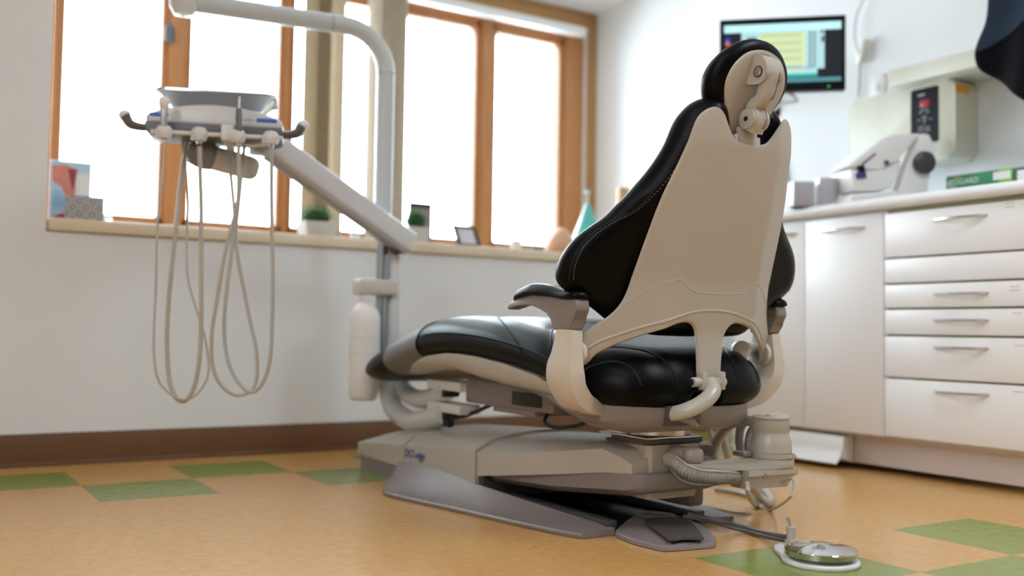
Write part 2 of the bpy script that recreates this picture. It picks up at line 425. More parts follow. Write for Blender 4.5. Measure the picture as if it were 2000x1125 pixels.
# ---- window wall, built at y = YG
def wx(px, py=300): return aY(px, py, YG).x
HB = aY(1090, 480, YG).z                                           # bottom of the glass
HT = aY(1085, 86, YG).z                                            # top of the glass
struct('wall_window', [box((XJ-.05, YG+.06, .76), (XR, YG+.2, HB-.10)), box((XJ-.05, YG+.06, HT+.06), (XR, YG+.2, ZC)),
      box((wx(1142), YG+.06, HB-.1), (XR, YG+.2, HT+.06))], MW)
def window(idx, xa, xb, glass):
    """casements: outer frame, mullions, a sash round each glass (glass = clear opening of each sash)"""
    w = thing('window_%d' % idx, '', '', ((xa+xb)/2, YG, HB-.1)); del w['label']; del w['category']; w['kind'] = 'structure'
    zb, zt = HB-.055, HT+.055; s = .030
    part('window_frame', [box((xa, YG-.012, zb-.04), (xb, YG+.1, zb+.015), .004), box((xa, YG-.012, zt-.015), (xb, YG+.1, zt+.03), .004)], MWOODX, w)
    sides = [(xa, glass[0][0]-s)]+[(a[1]+s, b[0]-s) for a, b in zip(glass, glass[1:])]+[(glass[-1][1]+s, xb)]
    part('window_frame', [box((a, YG-.014, zb), (b, YG+.1, zt), .004) for a, b in sides], MWOOD, w)
    for a, b in glass:
        p = part('sash', [box((a-s-.004, YG+.004, zb), (a, YG+.075, zt), .007, 3), box((b, YG+.004, zb), (b+s+.004, YG+.075, zt), .007, 3),
              box((a-s, YG+.004, zb), (b+s, YG+.075, HB), .007, 3), box((a-s, YG+.004, HT), (b+s, YG+.075, zt), .007, 3)], MWOOD, w)
        part('pane', box((a-.01, YG+.045, HB-.01), (b+.01, YG+.049, HT+.01)), MGLASS, p)
    return w
w1 = window(1, wx(94), wx(563), [(wx(119.3), wx(309.7)), (wx(370), wx(541.5))])
w2 = window(2, wx(563), wx(770), [(wx(573), wx(742))])
w3 = window(3, wx(772), wx(1136), [(wx(789), wx(927.5)), (wx(968.5), wx(1091.5))])
hg = aY(331, 67, YG-.012)
part('hinge', [box((hg.x-.022, YG-.022, hg.z-.035), (hg.x+.022, YG-.008, hg.z+.035), .003), cyl((hg.x, YG-.024, hg.z-.045), (hg.x, YG-.024, hg.z+.045), .009, 16)], MDELG, w1)
# casing board over and beside the right window
xt = wx(1161)
tz = aY(1142, 56, YG-.02).z
struct('trim_2', [box((XJ-.02, YG-.03, tz), (xt, YG+.08, ZC-.001), .003)], MTRIMX)
struct('trim_3', box((wx(1142), YG-.03, SZ), (xt, YG+.08, tz), .003), MTRIM)
struct('trim_4', box((wx(1128), YG-.012, SZ), (wx(1142), YG+.06, tz), .002), MWHT)
# ---- daylight guides in the openings
for k, (a, b) in enumerate(((wx(108), wx(570)), (wx(592), wx(1138)))):
    la = bpy.data.lights.new('daylight_portal', 'AREA'); la.shape = 'RECTANGLE'; la.size = b-a; la.size_y = HT-HB+.1; la.cycles.is_portal = True
    lo = bpy.data.objects.new('daylight_portal', la); COL.objects.link(lo); lo.location = ((a+b)/2, YG+.22, (HT+HB)/2); lo.rotation_euler = (math.radians(-90), 0, 0)
# ---- ceiling lights of the room, unseen; the last is placed to brighten the shell facets
for i, (x, y, lab) in enumerate(((.3, .9, 'recessed ceiling light panel near the left side of the room, over the open floor'), (2.1, .35, 'recessed ceiling light panel in front of the drawer cabinets'), (-1.8, -.3, 'unseen ceiling light panel at the far left, placed to brighten the chair back shell'))):
    t = thing('ceiling_light', lab, 'ceiling light', (x, y, ZC-.03), 'recessed ceiling light panels')
    part('frame', [box((x-.31, y-.61, ZC-.03), (x-.29, y+.61, ZC), .002), box((x+.29, y-.61, ZC-.03), (x+.31, y+.61, ZC), .002), box((x-.31, y-.61, ZC-.03), (x+.31, y-.59, ZC), .002), box((x-.31, y+.59, ZC-.03), (x+.31, y+.61, ZC), .002)], MWHT, t)
    e = (3.0, 11.5, 25.0)[i]
    me = mat('lamp_diffuser', (.9, .9, .9), .5, emit=((.82, .91, 1), (.82, .91, 1), (.90, .95, 1))[i], es=e)
    part('diffuser', box((x-.29, y-.59, ZC-.02), (x+.29, y+.59, ZC-.012)), me, t)

# ---- base cabinets along the right wall (fronts face -x)
ZT = .130; ZCT = aX(1731, 418, XF).z                                 # bottom of the doors, top of the doors
y0c = aX(1731, 600, XF).y; y1c = aX(1576, 600, XF).y; y2c = aX(1438, 820, XF).y
YN = 1.585
struct('trim_5', [box((XF+.05, YN+.01, .022), (XF+.07, y2c-.02, ZT), 0), box((XF+.015, YN+.005, ZT-.012), (XF+.07, y2c-.005, ZT-.001), 0)], mat('toe_board', (.66, .60, .585), .4, noise=.02))
def handle(y, z, parent, L=.19):
    pts = [Vector((XF-.001, y-L/2, z)), Vector((XF-.014, y-L/2+.012, z)), Vector((XF-.028, y-L/4, z)), Vector((XF-.033, y, z)), Vector((XF-.028, y+L/4, z)), Vector((XF-.014, y+L/2-.012, z)), Vector((XF-.001, y+L/2, z))]
    return part('handle', tube(pts, .0045, 10, 6, flat=1.3), MCHROME, parent)
def carcass(ya, yb, label, name='base_cabinet', cat='cabinet'):
    t = thing(name, label, cat, (XF+.3, (ya+yb)/2, 0), 'white base cabinets along the right wall')
    part('body', [box((XF+.006, ya+.001, ZT), (XR-.002, yb-.001, ZCT+.012), 0), box((XF+.25, ya+.02, 0), (XR-.002, yb-.02, ZT))], MCAB, t)
    if name == 'drawer_cabinet': part('drawer_frame', box((XF+.0045, ya+.004, ZT+.002), (XF+.0065, yb-.004, ZCT+.010)), MGAP, t)
    return t
def front(nm, t, ya, yb, za, zb): return part(nm, box((XF-.012, ya, za), (XF+.005, yb, zb), .0015), MCAB, t)
t = carcass(y1c, y2c, 'white base cabinet with single door at the window end of the worktop')
d = front('door', t, y1c+.0025, y2c-.002, ZT, ZCT); h = aX(1545, 458, XF); handle(h.y+.05, h.z, d)
part('side_panel', box((XF, y2c-.002, .0), (XR-.003, y2c+.016, ZCT+.012), .001), MCAB, t)
t = carcass(y0c, y1c, 'white base cabinet with one tall door and arched handle, left of the drawers')
d = front('door', t, y0c+.003, y1c-.0025, ZT, ZCT); h = aX(1650, 449, XF); handle(h.y, h.z, d)
t = carcass(YN, y0c, 'white drawer cabinet with six drawer fronts and five arched handles', 'drawer_cabinet')
def zd(py): return aX(1731, py, XF).z
zs = [ZCT+.002, zd(505.5), zd(555.4), zd(603.5), zd(654.6), zd(736.5), ZT]
hp = [(1878, 426), None, (1880, 574), (1880, 626), (1880, 680), (1881, 768)]
for k in range(6):
    d = front('drawer', t, YN+.003, y0c-.003, zs[k+1]+.003, zs[k]-.004)
    if hp[k]: h = aX(hp[k][0], hp[k][1], XF); handle(h.y, h.z, d)
    lw = [(1975, 398, 2), None, (1985, 560, 2), (1990, 612, 1), (1992, 675, 1), (1992, 765, 1)][k]
    if lw:
        h = aX(lw[0], lw[1], XF)
        part('label', [box((XF-.0125, h.y-.018, h.z-.001-q*.011), (XF-.0118, h.y+.012, h.z+.0012-q*.011)) for q in range(lw[2])], mat('faded_print', (.5, .44, .33), .6), d)
# worktop with a bullnose edge
zt1 = aX(1990, 366, XF-.03).z
rg = []
for y in (YN-.02, y2c+.02):
    r = [(XR-.002, y, ZCT+.014), (XF-.005, y, ZCT+.014)]
    for k in range(9):
        a = math.radians(-90-180*k/8+0); r.append((XF-.015+.0*k+ .02*math.cos(a)*1.0, y, ZCT+.014+.0205+.0205*math.sin(a)))
    r.append((XR-.002, y, ZCT+.055)); rg.append(r)
solo('worktop', ring_loft(rg), MCT, 'long white laminate worktop with rounded front edge over the base cabinets', 'worktop')
CT = ZCT+.055
# flap at the toe kick, left
a = aX(1443, 862, XF-.02); b = aX(1642, 880, XF-.02); zb = aX(1636, 915, XF-.04).z
prof = [(XF+.045, .115), (XF+.0, .112), (XF-.008, .10), (XF-.012, .07), (XF-.022, .045), (XF-.045, .022), (XF-.043, .018), (XF-.015, .04), (XF+.045, .02)]
rg = [[(x, y, z) for x, z in prof] for y in (b.y, a.y)]
solo('kick_heater_flap', ring_loft(rg), MWHT, 'white curved metal deflector at the toe kick under the cabinet doors', 'vent cover')
# ================================================================== dental chair
ch = thing('dental_chair', 'black vinyl dental chair with cream back shell, facing the windows', 'dental chair', (C, 2.2, 0))
def chx(x): return C+x
def yc(z): return lerp(z, [.34, .455, .571, .86, .93], [1.634, 1.631, 1.606, 1.512, 1.500])
def crs(z): return lerp(z, [.455, .571, .843, .93], [.13, .118, .093, .085])
def slp(z): return lerp(z, [.38, .46, .73, .93], [.78, .62, .44, .40])
def surf(x, z):
    a = abs(x)-crs(z)
    return yc(z)+slp(z)*(a if a > .004 else (0 if a < -.004 else (a+.004)**2/.016))
# ---- back shell: faceted panel with two horns, a waist, hinge arms and a centre leg
half = [(-.020, .866), (-.045, .871), (-.061, .886), (-.077, .908), (-.089, .924), (-.100, .9315), (-.114, .929), (-.128, .920), (-.138, .907), (-.145, .886), (-.160, .824), (-.182, .742), (-.193, .673), (-.203, .594), (-.209, .552), (-.219, .520), (-.236, .495), (-.262, .472), (-.279, .452), (-.283, .428), (-.279, .400), (-.268, .386), (-.258, .393), (-.250, .408), (-.230, .424), (-.187, .446), (-.140, .464), (-.098, .479), (-.070, .482), (-.052, .472), (-.042, .452), (-.036, .40), (-.034, .352), (-.030, .338), (-.018, .336)]
out = half+[(-x, z) for x, z in reversed(half)]
part('back_shell', slab(out, lambda u, v, t: Vector((chx(u), surf(u, v)+t, v)), .006, .006, .006, .011, rsteps=2), MSHELL, ch, ang=25)
# raised rim along the arch, as a rolled lip
lip = [(-.270, .418), (-.245, .440), (-.187, .466), (-.140, .482), (-.098, .496), (-.05, .507), (0, .510), (.05, .507), (.098, .496), (.140, .482), (.187, .464), (.23, .436), (.262, .405)]
def onshell(pts, k, off): return [(chx(p.x), surf(p.x, p.y)-off, p.y) for p in cat_rom([(x, z, 0) for x, z in pts], k)]
part('shell_lip', tube(onshell(lip, 8, .0024), .0050, 10, 0), MSHELL, ch)
lip2 = [(-.215, .520), (-.165, .555), (-.118, .573), (-.105, .571), (-.085, .556), (-.06, .549), (0, .547), (.06, .549), (.085, .556), (.105, .571), (.118, .573), (.165, .555), (.215, .520)]
part('moulding_line', tube(onshell(lip2, 8, .0052), .0016, 6, 0), MSHELL, ch)
# ---- back cushion with side wings
halfc = [(-.012, .874), (-.028, .892), (-.038, .922), (-.052, .950), (-.078, .961), (-.107, .955), (-.130, .936), (-.148, .906), (-.166, .850), (-.188, .800), (-.214, .760), (-.240, .730), (-.262, .705), (-.292, .682), (-.318, .658), (-.338, .626), (-.345, .592), (-.339, .565), (-.318, .546), (-.283, .528), (-.246, .508), (-.215, .488), (-.18, .466), (-.13, .455), (-.06, .452)]
outc = halfc+[(-x, z) for x, z in reversed(halfc)]
def cmid(x, z):
    a = abs(x); s = surf(min(a, .20)*(1 if x > 0 else -1), z)+.010
    T = .040
    wing = max(0, a-.17)
    return s+T+.16*wing
part('back_cushion', slab(outc, lambda u, v, t: Vector((chx(u), cmid(u, v)+t, v)), .040, .040, .038, .012, rsteps=6), MBLACK, ch, ang=80)
def onback(x, z, k): return Vector((chx(x), cmid(x, z)+k, z))
bc = [o for o in ch.children if o.name.startswith('back_cushion')][0]
for s in (1, -1):
    sm = [(-.165, .800), (-.192, .752), (-.222, .716), (-.262, .692), (-.300, .664), (-.325, .632), (-.335, .595), (-.331, .566)]
    def kk(x, z, off):   # distance from the rim sets how far back the surface sits
        P = [Vector((p.x, p.y)) for p in cat_rom([(a[0], a[1], 0) for a in outc], 4, True)]
        d = min((Vector((x, z))-p).length for p in P); k = math.sqrt(max(0, 1-(1-min(d/.038, 1))**2)); return -.040*k-off
    part('seam', tube([onback(s*x, z, kk(x, z, -.0005)) for x, z in sm], .0022, 6, 6), MSEAM, bc)
    part('stitching', [tube([onback(s*q.x, q.y, kk(q.x, q.y, .001)), onback(s*q2.x, q2.y, kk(q2.x, q2.y, .001))], .0006, 5, 0) for q, q2 in
        [(a, b) for i, (a, b) in enumerate(zip(cat_rom([(x+.005, z, 0) for x, z in sm], 14), cat_rom([(x+.005, z, 0) for x, z in sm], 14)[1:])) if i % 2 == 0]], MSTITCH, bc)
# ---- headrest: cushion, back plate, double knuckle, slide bar
HY = 1.508
def ovl(w, zb, zt, zw, n=30, p=1.0):
    """egg: widest at zw"""
    o = []
    for k in range(n):
        a = 2*math.pi*k/n; s = math.sin(a); c = math.cos(a)
        o.append((w*c*(1 if s > 0 else (1-.28*(-s)**1.5)), zw+(zt-zw)*s if s > 0 else zw+(zw-zb)*s))
    return o
def hmap(y0): return lambda u, v, t: Vector((chx(u*.97+.006), y0+t+.2*u*u-.40*(v-1.0), v-.004))
def hout(h, zt_, zb_): return [(0, zb_)]+h+[(0, zt_)]+[(-a, b) for a, b in reversed(h)]
hr = part('headrest_cushion', slab(hout([(.040, .868), (.066, .905), (.092, .948), (.110, .978), (.116, 1.002), (.110, 1.030), (.092, 1.055), (.062, 1.077), (.028, 1.089)], 1.091, .866), hmap(1.530), .030, .040, .036, .011, rsteps=6), MBLACK, ch, ang=80)
part('headrest_plate', slab(hout([(.038, .885), (.056, .915), (.073, .950), (.086, .982), (.086, 1.006), (.074, 1.032), (.050, 1.053), (.022, 1.062)], 1.064, .880), hmap(1.499), .007, .008, .010, .011, rsteps=3), MSHELL, ch, ang=40)
def yz(o): return frame((o[0], o[1], o[2]), (0, -1, 0), (0, 0, 1))     # local x -> -y, local y -> z, local z -> -x... side profile
kx = chx(-.002)
# upper pivot block
pc = Vector((kx, 1.466, 1.011)); lc = Vector((kx, 1.498, .914))
up_prof = [(p.x, p.y) for p in cat_rom([(.050, .030, 0), (.020, .040, 0), (-.010, .030, 0), (-.026, .010, 0), (-.028, -.014, 0), (-.012, -.028, 0), (.012, -.028, 0), (.040, -.018, 0), (.052, .0, 0)], 6, True)]
def sidep(prof, o, w, bev=.004):      # profile in (y, z) about o, width w in x
    m = Matrix(((0, 0, 1, o[0]-w/2), (1, 0, 0, o[1]), (0, 1, 0, o[2]), (0, 0, 0, 1)))
    return prism(prof, m, w, bev, 3)
part('pivot_block', sidep(up_prof, pc, .048, .007), MSHELL, ch)
part('pivot_slot', box((kx-.014, pc.y+.001, pc.z+.026), (kx+.018, pc.y+.018, pc.z+.0375), .002), MDGREY, ch)
for s in (-1, 1):
    part('pivot_bolt', [cyl((kx+s*.023, pc.y-.004, pc.z-.004), (kx+s*.0265, pc.y-.004, pc.z-.004), .0098, 24, .001)], MMIR, ch)
    part('bolt_recess', [lathe([(0, .0125), (.003, .0125), (.003, .0105), (.0015, .0100), (.0015, .001)], (kx+s*.0225, pc.y-.004, pc.z-.004), (s, 0, 0), 24)], MDGREY, ch)
# link between the pivots: curved bar with a rounded back
lk = []
path = cat_rom([(pc.y+.002, pc.z+.018), (pc.y-.010, pc.z-.004), (pc.y-.005, pc.z-.030), (pc.y+.002, pc.z-.056), (lc.y-.004, lc.z+.028), (lc.y-.004, lc.z), (lc.y+.006, lc.z-.018)] and [(pc.y+.002, pc.z+.018, 0), (pc.y-.012, pc.z-.004, 0), (pc.y-.006, pc.z-.030, 0), (pc.y+.004, pc.z-.056, 0), (lc.y-.004, lc.z+.026, 0), (lc.y-.008, lc.z, 0), (lc.y+.004, lc.z-.022, 0)], 6)
for i, p in enumerate(path):
    q = i/(len(path)-1); w = .0190+.002*math.cos(q*6); dd = .0145+.005*abs(2*q-1)
    t = (path[min(i+1, len(path)-1)]-path[max(i-1, 0)]).normalized(); nn = Vector((-t.y, t.x, 0))
    r = []
    for k in range(24):
        a = 2*math.pi*k/24; cx = math.copysign(abs(math.cos(a))**.55, math.cos(a)); cy = math.copysign(abs(math.sin(a))**.7, math.sin(a))
        r.append((kx+w*cx, p.x+nn.x*dd*cy, p.y+nn.y*dd*cy))
    lk.append(r)
part('link_arm', ring_loft(lk), MSHELL, ch, ang=60)
part('link_groove', tube([(kx+.008, p.x-.0195-.004*abs(2*i/(len(path)-1)-1), p.y) for i, p in enumerate(path) if i > 6], .0010, 6, 0), MDGREY, ch)
for s in (-1, 1):
    part('lower_pivot', [cyl((kx+s*.014, lc.y-.002, lc.z), (kx+s*.025, lc.y-.002, lc.z), .0225, 36, .003)], MSHELL, ch)
    part('set_screw', cyl((kx+s*.0245, lc.y-.002, lc.z), (kx+s*.0258, lc.y-.002, lc.z), .0055, 16), MRUB, ch)
part('slide_bar', [box((kx-.024, 1.515, .845), (kx+.030, 1.527, lc.z-.012), .003), box((kx-.020, 1.513, .845), (kx+.038, 1.525, lc.z-.030), .004)], MSHELL, ch)
part('slide_guide', box((kx-.034, 1.516, .85), (kx-.026, 1.527, .885), .002), MWHT, ch)
# ---- lower back: leg end with the recline link
ll = Vector((C-.008, yc(.352)-.003, .352))
for s in (-1, 1):
    part('clevis_tab', box((C+s*.027-.008, ll.y-.018, .334), (C+s*.027+.008, ll.y+.006, .375), .004), MSHELL, ch)
part('clevis_pin', [cyl((C-.055, ll.y-.006, .352), (C+.040, ll.y-.006, .352), .011, 24, .002)], MSHELL, ch)
part('pin_head', [cyl((C-.0575, ll.y-.006, .352), (C-.0545, ll.y-.006, .352), .0075, 20)], MMIR, ch)
rl = [(C-.004, ll.y-.010, .354), (C-.014, 1.602, .336), (C-.036, 1.598, .317), (C-.064, 1.608, .299), (C-.086, 1.634, .286), (C-.090, 1.684, .278)]
part('recline_link', tube(rl, [.012, .013, .0135, .0135, .013, .012], 16, 6, flat=1.35), MSHELL, ch)
# ---- seat cushion
def zt(y): return lerp(y, [1.60, 1.75, 1.95, 2.15, 2.35, 2.50, 2.62, 2.75, 2.86, 2.95, 3.08], [.400, .425, .462, .490, .500, .494, .474, .440, .412, .388, .350])
def zb(y): return lerp(y, [1.60, 1.70, 1.80, 1.876, 2.0, 2.18, 2.32, 2.48, 2.62, 2.75, 2.85, 2.95, 3.08], [.286, .284, .294, .325, .355, .376, .385, .383, .362, .336, .304, .288, .280])
def halfw(y): return lerp(y, [1.60, 1.9, 2.3, 2.6, 2.95], [.262, .262, .262, .258, .24])
plan = [(0, 1.628), (-.10, 1.630), (-.175, 1.650), (-.225, 1.695), (-.252, 1.76), (-.260, 1.85), (-.262, 2.0), (-.262, 2.2), (-.260, 2.4), (-.255, 2.55), (-.250, 2.66), (-.250, 2.80), (-.246, 2.90), (-.228, 2.99), (-.18, 3.055), (-.09, 3.085)]
plan = plan+[(0, 3.09)]+[(-x, y) for x, y in reversed(plan[1:])]
smooth_cache = {}
def sm(fn, y): return (fn(y-.05)+fn(y-.025)+fn(y)+fn(y+.025)+fn(y+.05))/5
def seam_l(y): # the diagonal stitched folds
    return 0
_f = [((-.275, 1.93), (-.235, 1.83), (-.165, 1.75), (-.115, 1.69), (-.085, 1.62)), ((-.275, 1.80), (-.235, 1.745), (-.195, 1.70), (-.172, 1.64)), ((-.10, 2.36), (-.175, 2.25), (-.235, 2.10), (-.272, 1.95)), ((.0, 2.14), (-.10, 2.06), (-.19, 1.97), (-.272, 1.86))]
FOLDS = _f+[tuple((-a, b) for a, b in f) for f in _f]
fp = [np.array([(p.x, p.y) for p in cat_rom([(a, b, 0) for a, b in f], 10)]) for f in FOLDS]
def seatmap(u, v, t):
    a, b = sm(zt, v), sm(zb, v); m = a*.42+b*.58
    z = m+(t*(a-m) if t > 0 else t*(m-b))
    if t > 0:
        d = min(np.sqrt(((f-(u, v))**2).sum(1)).min() for f in fp)
        z -= .0035*math.exp(-(d/.016)**2)
        z += .010*(1-min(1, abs(u)/.2)**2)*max(0, 1-max(0, v-1.75)/.25)*t
    if t < 0 and abs(u) < .045 and v < 1.9: z = m+t*(m-b)*.25
    return Vector((chx(u), v, z))
def cut(bm, y, keep_above):
    bmesh.ops.bisect_plane(bm, geom=bm.verts[:]+bm.edges[:]+bm.faces[:], plane_co=(0, y, 0), plane_no=(0, 1, 0), clear_inner=keep_above, clear_outer=not keep_above)
    return bm
full = slab(plan, seatmap, 1, 1, .085, .0085, rsteps=10)
import copy
front_ = full.copy()
sc = part('seat_cushion', full, MBLACK, ch, ang=80)
cy0, cy1 = 2.572, 2.80
for f in (cut(cut(front_, cy0, True), cy1, False),):
    for v in f.verts: f.normal_update()
    for v in f.verts: v.co += v.normal*.0035
    part('foot_cover', f, MCOVER, ch, 'grey foot cover panel', ang=80)
# stitched folds: black cords in the valleys stand in for the crease shade
_pl = [(p.x, p.y) for p in cat_rom([(a[0], a[1], 0) for a in plan], 10, True)]
PA = np.array(_pl); PB = np.roll(PA, -1, 0); PD = PB-PA; PL = (PD**2).sum(1)
def seat_surface(u, v):
    t = np.clip((((u, v)-PA)*PD).sum(1)/PL, 0, 1); d = float(np.sqrt((((u, v)-PA-PD*t[:, None])**2).sum(1)).min())
    c = ((PA[:, 1] > v) != (PB[:, 1] > v)) & (u < (PB[:, 0]-PA[:, 0])*(v-PA[:, 1])/(PB[:, 1]-PA[:, 1]+1e-15)+PA[:, 0])
    if c.sum() % 2 == 0: return None
    return seatmap(u, v, math.sqrt(max(0, 1-(1-min(d/.085, 1))**2)))
for f in fp:
    pts = [seat_surface(float(x), float(y)) for x, y in f]; pts = [p for p in pts if p is not None]
    if len(pts) > 3: part('fold_seam', tube(pts, .0024, 6, 0), MSEAM, sc)
# side seam lines and piping
for s in (-1, 1):
    part('seam', tube([(chx(s*(.262-.0005 if y < 2.5 else .257)), y, sm(zt, y)*.42+sm(zb, y)*.58+.018) for y in np.arange(1.80, 2.56, .05)], .0022, 6, 4), MSEAM, sc)
# ---- seat frame shell under the cushion
rg = []
for y in (1.80, 1.85, 1.95, 2.1, 2.25, 2.33, 2.42, 2.55, 2.68, 2.78):
    b = lerp(y, [1.8, 1.876, 2.11, 2.286, 2.33, 2.45, 2.6, 2.78], [.300, .309, .322, .338, .345, .356, .340, .322]); a = sm(zb, y)+.010; w = lerp(y, [1.8, 2.3, 2.6, 2.78], [.248, .248, .230, .19])
    rg.append([(chx(-w), y, a), (chx(-w), y, b+.022), (chx(-w+.012), y, b+.005), (chx(-w+.045), y, b-.006), (chx(-w+.08), y, b+.008), (chx(w-.08), y, b+.008), (chx(w-.045), y, b-.006), (chx(w-.012), y, b+.005), (chx(w), y, b+.022), (chx(w), y, a)])
part('seat_frame', ring_loft(rg), MSHELL, ch, ang=50)
# lower frame: long taupe tray tapering under the seat
rg = []
for y, w, a, b in ((1.655, .10, .295, .255), (1.67, .15, .297, .245), (1.70, .19, .298, .238), (1.75, .215, .300, .232), (1.80, .225, .302, .236), (1.90, .225, .315, .262), (2.0, .215, .335, .285), (2.15, .20, .345, .310), (2.3, .18, .35, .33)):
    rg.append([(chx(-w), y, a), (chx(-w*1.0), y, b+.030), (chx(-w*.90), y, b+.012), (chx(-w*.6), y, b), (chx(w*.6), y, b), (chx(w*.90), y, b+.012), (chx(w), y, b+.030), (chx(w), y, a)])
part('lower_frame', ring_loft(rg), MGREY, ch, ang=40)
lx0, lx1 = aY(1302, 815, 1.655).x, aY(1364, 815, 1.655).x
part('recess_shade_block', box((lx0-.004, 1.646, .256), (lx1, 1.70, .300), .003), MDGREY, ch)  # solid dark block stands in for the shaded lever recess
lv = [aY(1306, 816, 1.665), aY(1325, 815, 1.652), aY(1345, 820, 1.640), aY(1363, 833, 1.630)]
part('swivel_lever', tube(lv, [.007, .009, .010, .009, .004], 14, 6, flat=1.5), MLEV, ch)
# ---- arm rests
def arm(s):
    x0 = s*.300
    def P(x, y, z): return Vector((C+s*x, y, z))
    # post sweeps up from under the seat and forward
    pth = [(.165, 1.785, .286, .013, .030), (.215, 1.782, .291, .017, .040), (.262, 1.776, .308, .021, .048), (.294, 1.766, .340, .022, .052), (.304, 1.758, .375, .021, .052), (.304, 1.752, .41, .0185, .043), (.300, 1.750, .462, .0155, .035)]
    pp = cat_rom([(a[0], a[1], a[2]) for a in pth], 5); ww = cat_rom([(a[3], a[4], 0) for a in pth], 5); rg = []
    for i, (p, w) in enumerate(zip(pp, ww)):
        t = (pp[min(i+1, len(pp)-1)]-pp[max(i-1, 0)]).normalized(); yv = (Vector((0, 1, 0))-t*t.y); 
        yv.normalize(); xv = t.cross(yv)
        r = []
        for a, b in ((-1, -.7), (-.85, -1), (.85, -1), (1, -.7), (1, .55), (.45, 1), (-.45, 1), (-1, .55)):
            q = p+xv*(a*w.x)+yv*(b*w.y); r.append(P(q.x, q.y, q.z))
        rg.append(r)
    part('arm_post', ring_loft(rg), MPOST, ch, ang=28)
    # grey bracket
    prof = [(1.716, .462), (1.785, .462), (1.788, .488), (1.806, .503), (1.835, .513), (1.88, .519), (1.93, .517), (1.955, .512), (1.970, .507), (1.978, .513), (1.96, .527), (1.92, .537), (1.87, .5435), (1.82, .542), (1.78, .535), (1.74, .530), (1.70, .529), (1.696, .523), (1.693, .505), (1.706, .490), (1.713, .484)]
    w = .035
    m = Matrix(((0, 0, 1, C+s*.300-w/2), (1, 0, 0, 0), (0, 1, 0, 0), (0, 0, 0, 1)))
    part('arm_bracket', prism(prof, m, w, .005, 3), MGREY, ch, ang=40)
    # pad
    po = [(-.024, 1.700), (-.028, 1.78), (-.031, 1.86), (-.026, 1.93), (0, 1.958)]; po = po+[(-a, b) for a, b in reversed(po[:-1])]
    def zp(y): return lerp(y, [1.69, 1.74, 1.80, 1.87, 1.93, 1.965], [.532, .532, .540, .545, .537, .524])
    part('arm_pad', slab(po, lambda u, v, t: Vector((C+s*.300+u, v, zp(v)+(t*(1+.35*math.exp(-((v-1.85)/.07)**2)) if t > 0 else t))), .006, .0165, .02, .008, rsteps=5), MBLACK, ch, ang=80)
    # hinge boss between the post and the back shell arm
    part('hinge_boss', [cyl((C+s*.286, 1.742, .412), (C+s*.272, 1.742, .412), .030, 32, .004)], MPOST, ch)
arm(-1); arm(1)
# brake knob on the right arm, facing inward
kb = aY(1449, 687, 1.715)
ka = Vector((-.60, -.80, 0)); kc0 = aY(1449, 684, 1.70)
part('knob', [cyl(kc0-ka*.040, kc0, .0225, 36, .003), tube([kc0-ka*.035, kc0-ka*.055, (C+.285, 1.765, kc0.z+.002)], .0165, 18, 5)], MDEL, ch)
text('knob_emblem', 'DCI', .016, frame(kc0+ka*.0004+Vector((0, 0, .002)), Vector((.80, -.60, 0)), (0, 0, 1)), MDEL, ch, .0008, shear=.3)

# ---- base: foot covers, tapered lift arm, column and skirt
def cover(y0, y1, z0, z1, c0, c1, w0, w1, bot, m, name, n=6, taper=0):
    rg = []
    for i in range(n+1):
        q = i/n; y = y0+(y1-y0)*q; w = w0+(w1-w0)*q; zs_ = z0+(z1-z0)*q; cr_ = c0+(c1-c0)*q
        if taper and q < .25: cr_ = zs_+.001+(cr_-zs_)*math.sin(q/.25*math.pi/2)
        r = [(chx(w), y, bot), (chx(-w), y, bot), (chx(-w), y, (bot+zs_)/2), (chx(-w), y, zs_)]
        for k in range(1, 12): a = -1+2*k/12; r.append((chx(w*a), y, zs_+.004+(cr_-zs_-.004)*(1-a*a)**.7))
        r += [(chx(w), y, zs_), (chx(w), y, (bot+zs_)/2)]
        rg.append(r)
    return part(name, ring_loft(rg), m, ch, ang=30)
cover(3.045, 2.692, .084, .112, .120, .166, .225, .23, .045, MSHELL, 'base_cover', 8, taper=1)
cover(2.684, 2.262, .112, .143, .166, .190, .23, .23, .045, MSHELL, 'base_cover')
cover(3.035, 2.60, .046, .046, .046, .046, .218, .225, 0.0, MGREY, 'base_foot')
cover(2.686, 2.24, .105, .130, .150, .17, .218, .218, .02, MDGREY, 'base_core')
# lift arm cover
rg = []
for y, w, a, c_, b in ((2.252, .230, .139, .185, .078), (2.10, .205, .155, .194, .098), (1.95, .172, .173, .202, .118), (1.83, .142, .190, .207, .136), (1.775, .130, .176, .196, .140), (1.745, .123, .162, .180, .142)):
    rg.append([(chx(w), y, b), (chx(-w), y, b), (chx(-w), y, a)]+[(chx(w*(-1+2*k/8)), y, a+.004+(c_-a-.004)*(1-(-1+2*k/8)**2)**.7) for k in range(1, 8)]+[(chx(w), y, a)])
part('lift_arm_cover', ring_loft(rg), MSHELL, ch, ang=30)
rg = []
for y, w, a, b in ((2.23, .20, .082, .062), (2.0, .172, .112, .070), (1.83, .140, .138, .084), (1.76, .127, .142, .090), (1.73, .115, .142, .098), (1.72, .100, .140, .108)):
    rg.append([(chx(-w), y, a), (chx(-w), y, b+.014), (chx(-w+.018), y, b), (chx(w-.018), y, b), (chx(w), y, b+.014), (chx(w), y, a)])
part('lift_arm', ring_loft(rg), MGREY, ch, ang=40)
part('rail', [box((C-.15, 1.80, .012), (C-.12, 2.6, .03), .003), box((C+.12, 1.80, .012), (C+.15, 2.6, .03), .003)], MDGREY, ch)
